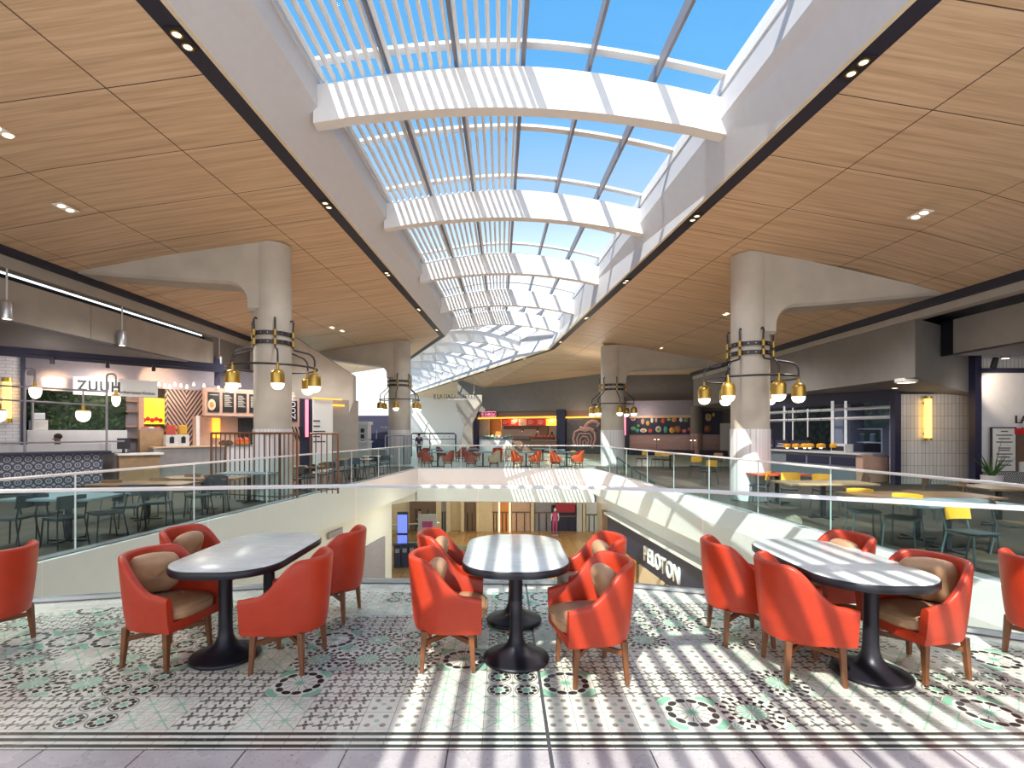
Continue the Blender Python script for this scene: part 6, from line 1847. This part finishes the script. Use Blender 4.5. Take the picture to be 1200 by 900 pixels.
for k, (u, w2, c, lab) in enumerate(((616.5, .9, 'table_grey', 'pale blue table between the first two orange chairs'), (664, .9, 'table_grey', 'pale blue table between the last two orange chairs'), (513, .9, 'table_grey', 'pale blue table between brown-red chairs'), (566, 1.0, 'table_grey', 'pale blue table beside the beige chair'))):
    y = 25.9; cafe_table(lab, ((u-CU)*y/600, y, 0), 1.0, 1.0, c, 'pale tables of the far row')
for k, (u, yv, c) in enumerate(((497, 29, 'far_red'), (540, 29.5, 'far_red'), (583, 29, 'red_leather'), (556, 31, 'far_red'), (517, 31, 'far_red'), (598, 32, 'beige_cloth'))):
    x = (u-CU)*yv/600
    dup(chair0, (x, yv, 0), 1.0+k, ['dark red tub armchair behind the start of the far row', 'dark red tub armchair behind the middle of the far row', 'red tub armchair peeping over the beige one', 'dark red tub armchair in the third row, middle', 'dark red tub armchair in the third row, start', 'pale tub armchair in the third row'][k], 'tub armchairs further back', {'red_leather': c} if c != 'red_leather' else None)
for k, (u, yv) in enumerate(((506, 30), (550, 30.4), (592, 30.5), (636, 31), (650, 29))):
    cafe_table(['blue-grey table in the second far row, first', 'blue-grey table in the second far row, second', 'blue-grey table in the second far row, third', 'blue-grey table in the second far row, fourth', 'blue-grey table behind the last orange pair'][k], ((u-CU)*yv/600, yv, 0), 1.1, .9, 'table_grey', 'tables of the second far row')
# stair flight with handrails beyond the green glass
t = thing('stair_rail', 'dark sloping stair handrail behind the green glass, past the far column', 'railing', (7.4, 20.5, 0))
a, b = at(723, 536, 21.5), at(773, 571, 17.0)
o3 = Vector(t.location)
MB().tube([a-o3, b-o3], .03, 6).build('handrail', 'dark_bronze', t)
for f in (0, .2, .4, .6, .8, 1):
    p = a.lerp(b, f)-o3; MB().cyl((p.x, p.y, max(-.0, p.z-1.0)), p, .018, n=6).build('post', 'dark_bronze', t)
MB().hexa([Vector((a.x, a.y, .05))-o3, Vector((b.x, b.y, .05))-o3, Vector((b.x+.01, b.y+.01, .05))-o3, Vector((a.x+.01, a.y+.01, .05))-o3], [Vector((a.x, a.y, a.z-.08))-o3, Vector((b.x, b.y, max(.1, b.z-.08)))-o3, Vector((b.x+.01, b.y+.01, max(.1, b.z-.08)))-o3, Vector((a.x+.01, a.y+.01, a.z-.08))-o3]).build('glass_panel', 'guard_glass', t)

# ================================================================ added fill lamps, then the spots of the strip downlights
for (x, y, z, e_) in ((-8.6, 8, 5.6, 900), (-8.6, 14, 5.6, 900), (-8.6, 20, 5.6, 900), (8.6, 8, 5.3, 900), (8.6, 14, 5.3, 900), (8.6, 20, 5.3, 900), (-9, 3, 5.6, 700), (9, 3, 5.3, 700)):
    lamp('SPOT', (x, y, z), e_, (1, .965, .93), .35, None, 2.7, .8)  # ambient fill added under the wood ceilings, no fixtures of its own
for s in (2, 4.2): 
    p = LP.world(s, -.1, 3.2); lamp('POINT', p, 40, (1, .8, .62), .25)  # unseen fill points added in the kitchen shop
for s in (.6, 6.0):
    p = LP.world(s, .6, 3.4); lamp('POINT', p, 30, (1, .85, .75), .25)
p = EP.world(4, -1.0, 2.9); lamp('POINT', p, 90, (1, .6, .35), .3)  # this and the next points: unseen fill added in the other shops
p = EP.world(8, -1.0, 2.9); lamp('POINT', p, 90, (1, .6, .35), .3)
p = EP.world(11.5, 1.2, 3.1); lamp('POINT', p, 50, (1, .75, .55), .3)
p = RP.world(3, .8, 2.9); lamp('POINT', p, 60, (1, .8, .7), .3)
p = GP.world(3, -1.2, 2.4); lamp('POINT', p, 25, (.8, .8, 1), .3)
p = TP.world(1.5, 2.0, 2.6); lamp('POINT', p, 25, (1, .88, .8), .3)
for (x, y) in ((-3, 30), (0, 30), (4, 30), (-3, 20), (2, 18)):
    lamp('POINT', (x, y, -2.0), 115, (1, .82, .6), .3)  # unseen fill points added to brighten the lower level
for (x, y) in ((-3, 33), (5, 30), (-9, 36)):
    lamp('POINT', (x, y, 4.2), 130, (1, .9, .78), .4)  # unseen ambient points added over the far floor

for p in LAMPS:
    lamp('SPOT', p-Vector((0, 0, .06)), 330, (.98, .98, 1.0), .12, None, 2.4, .8)
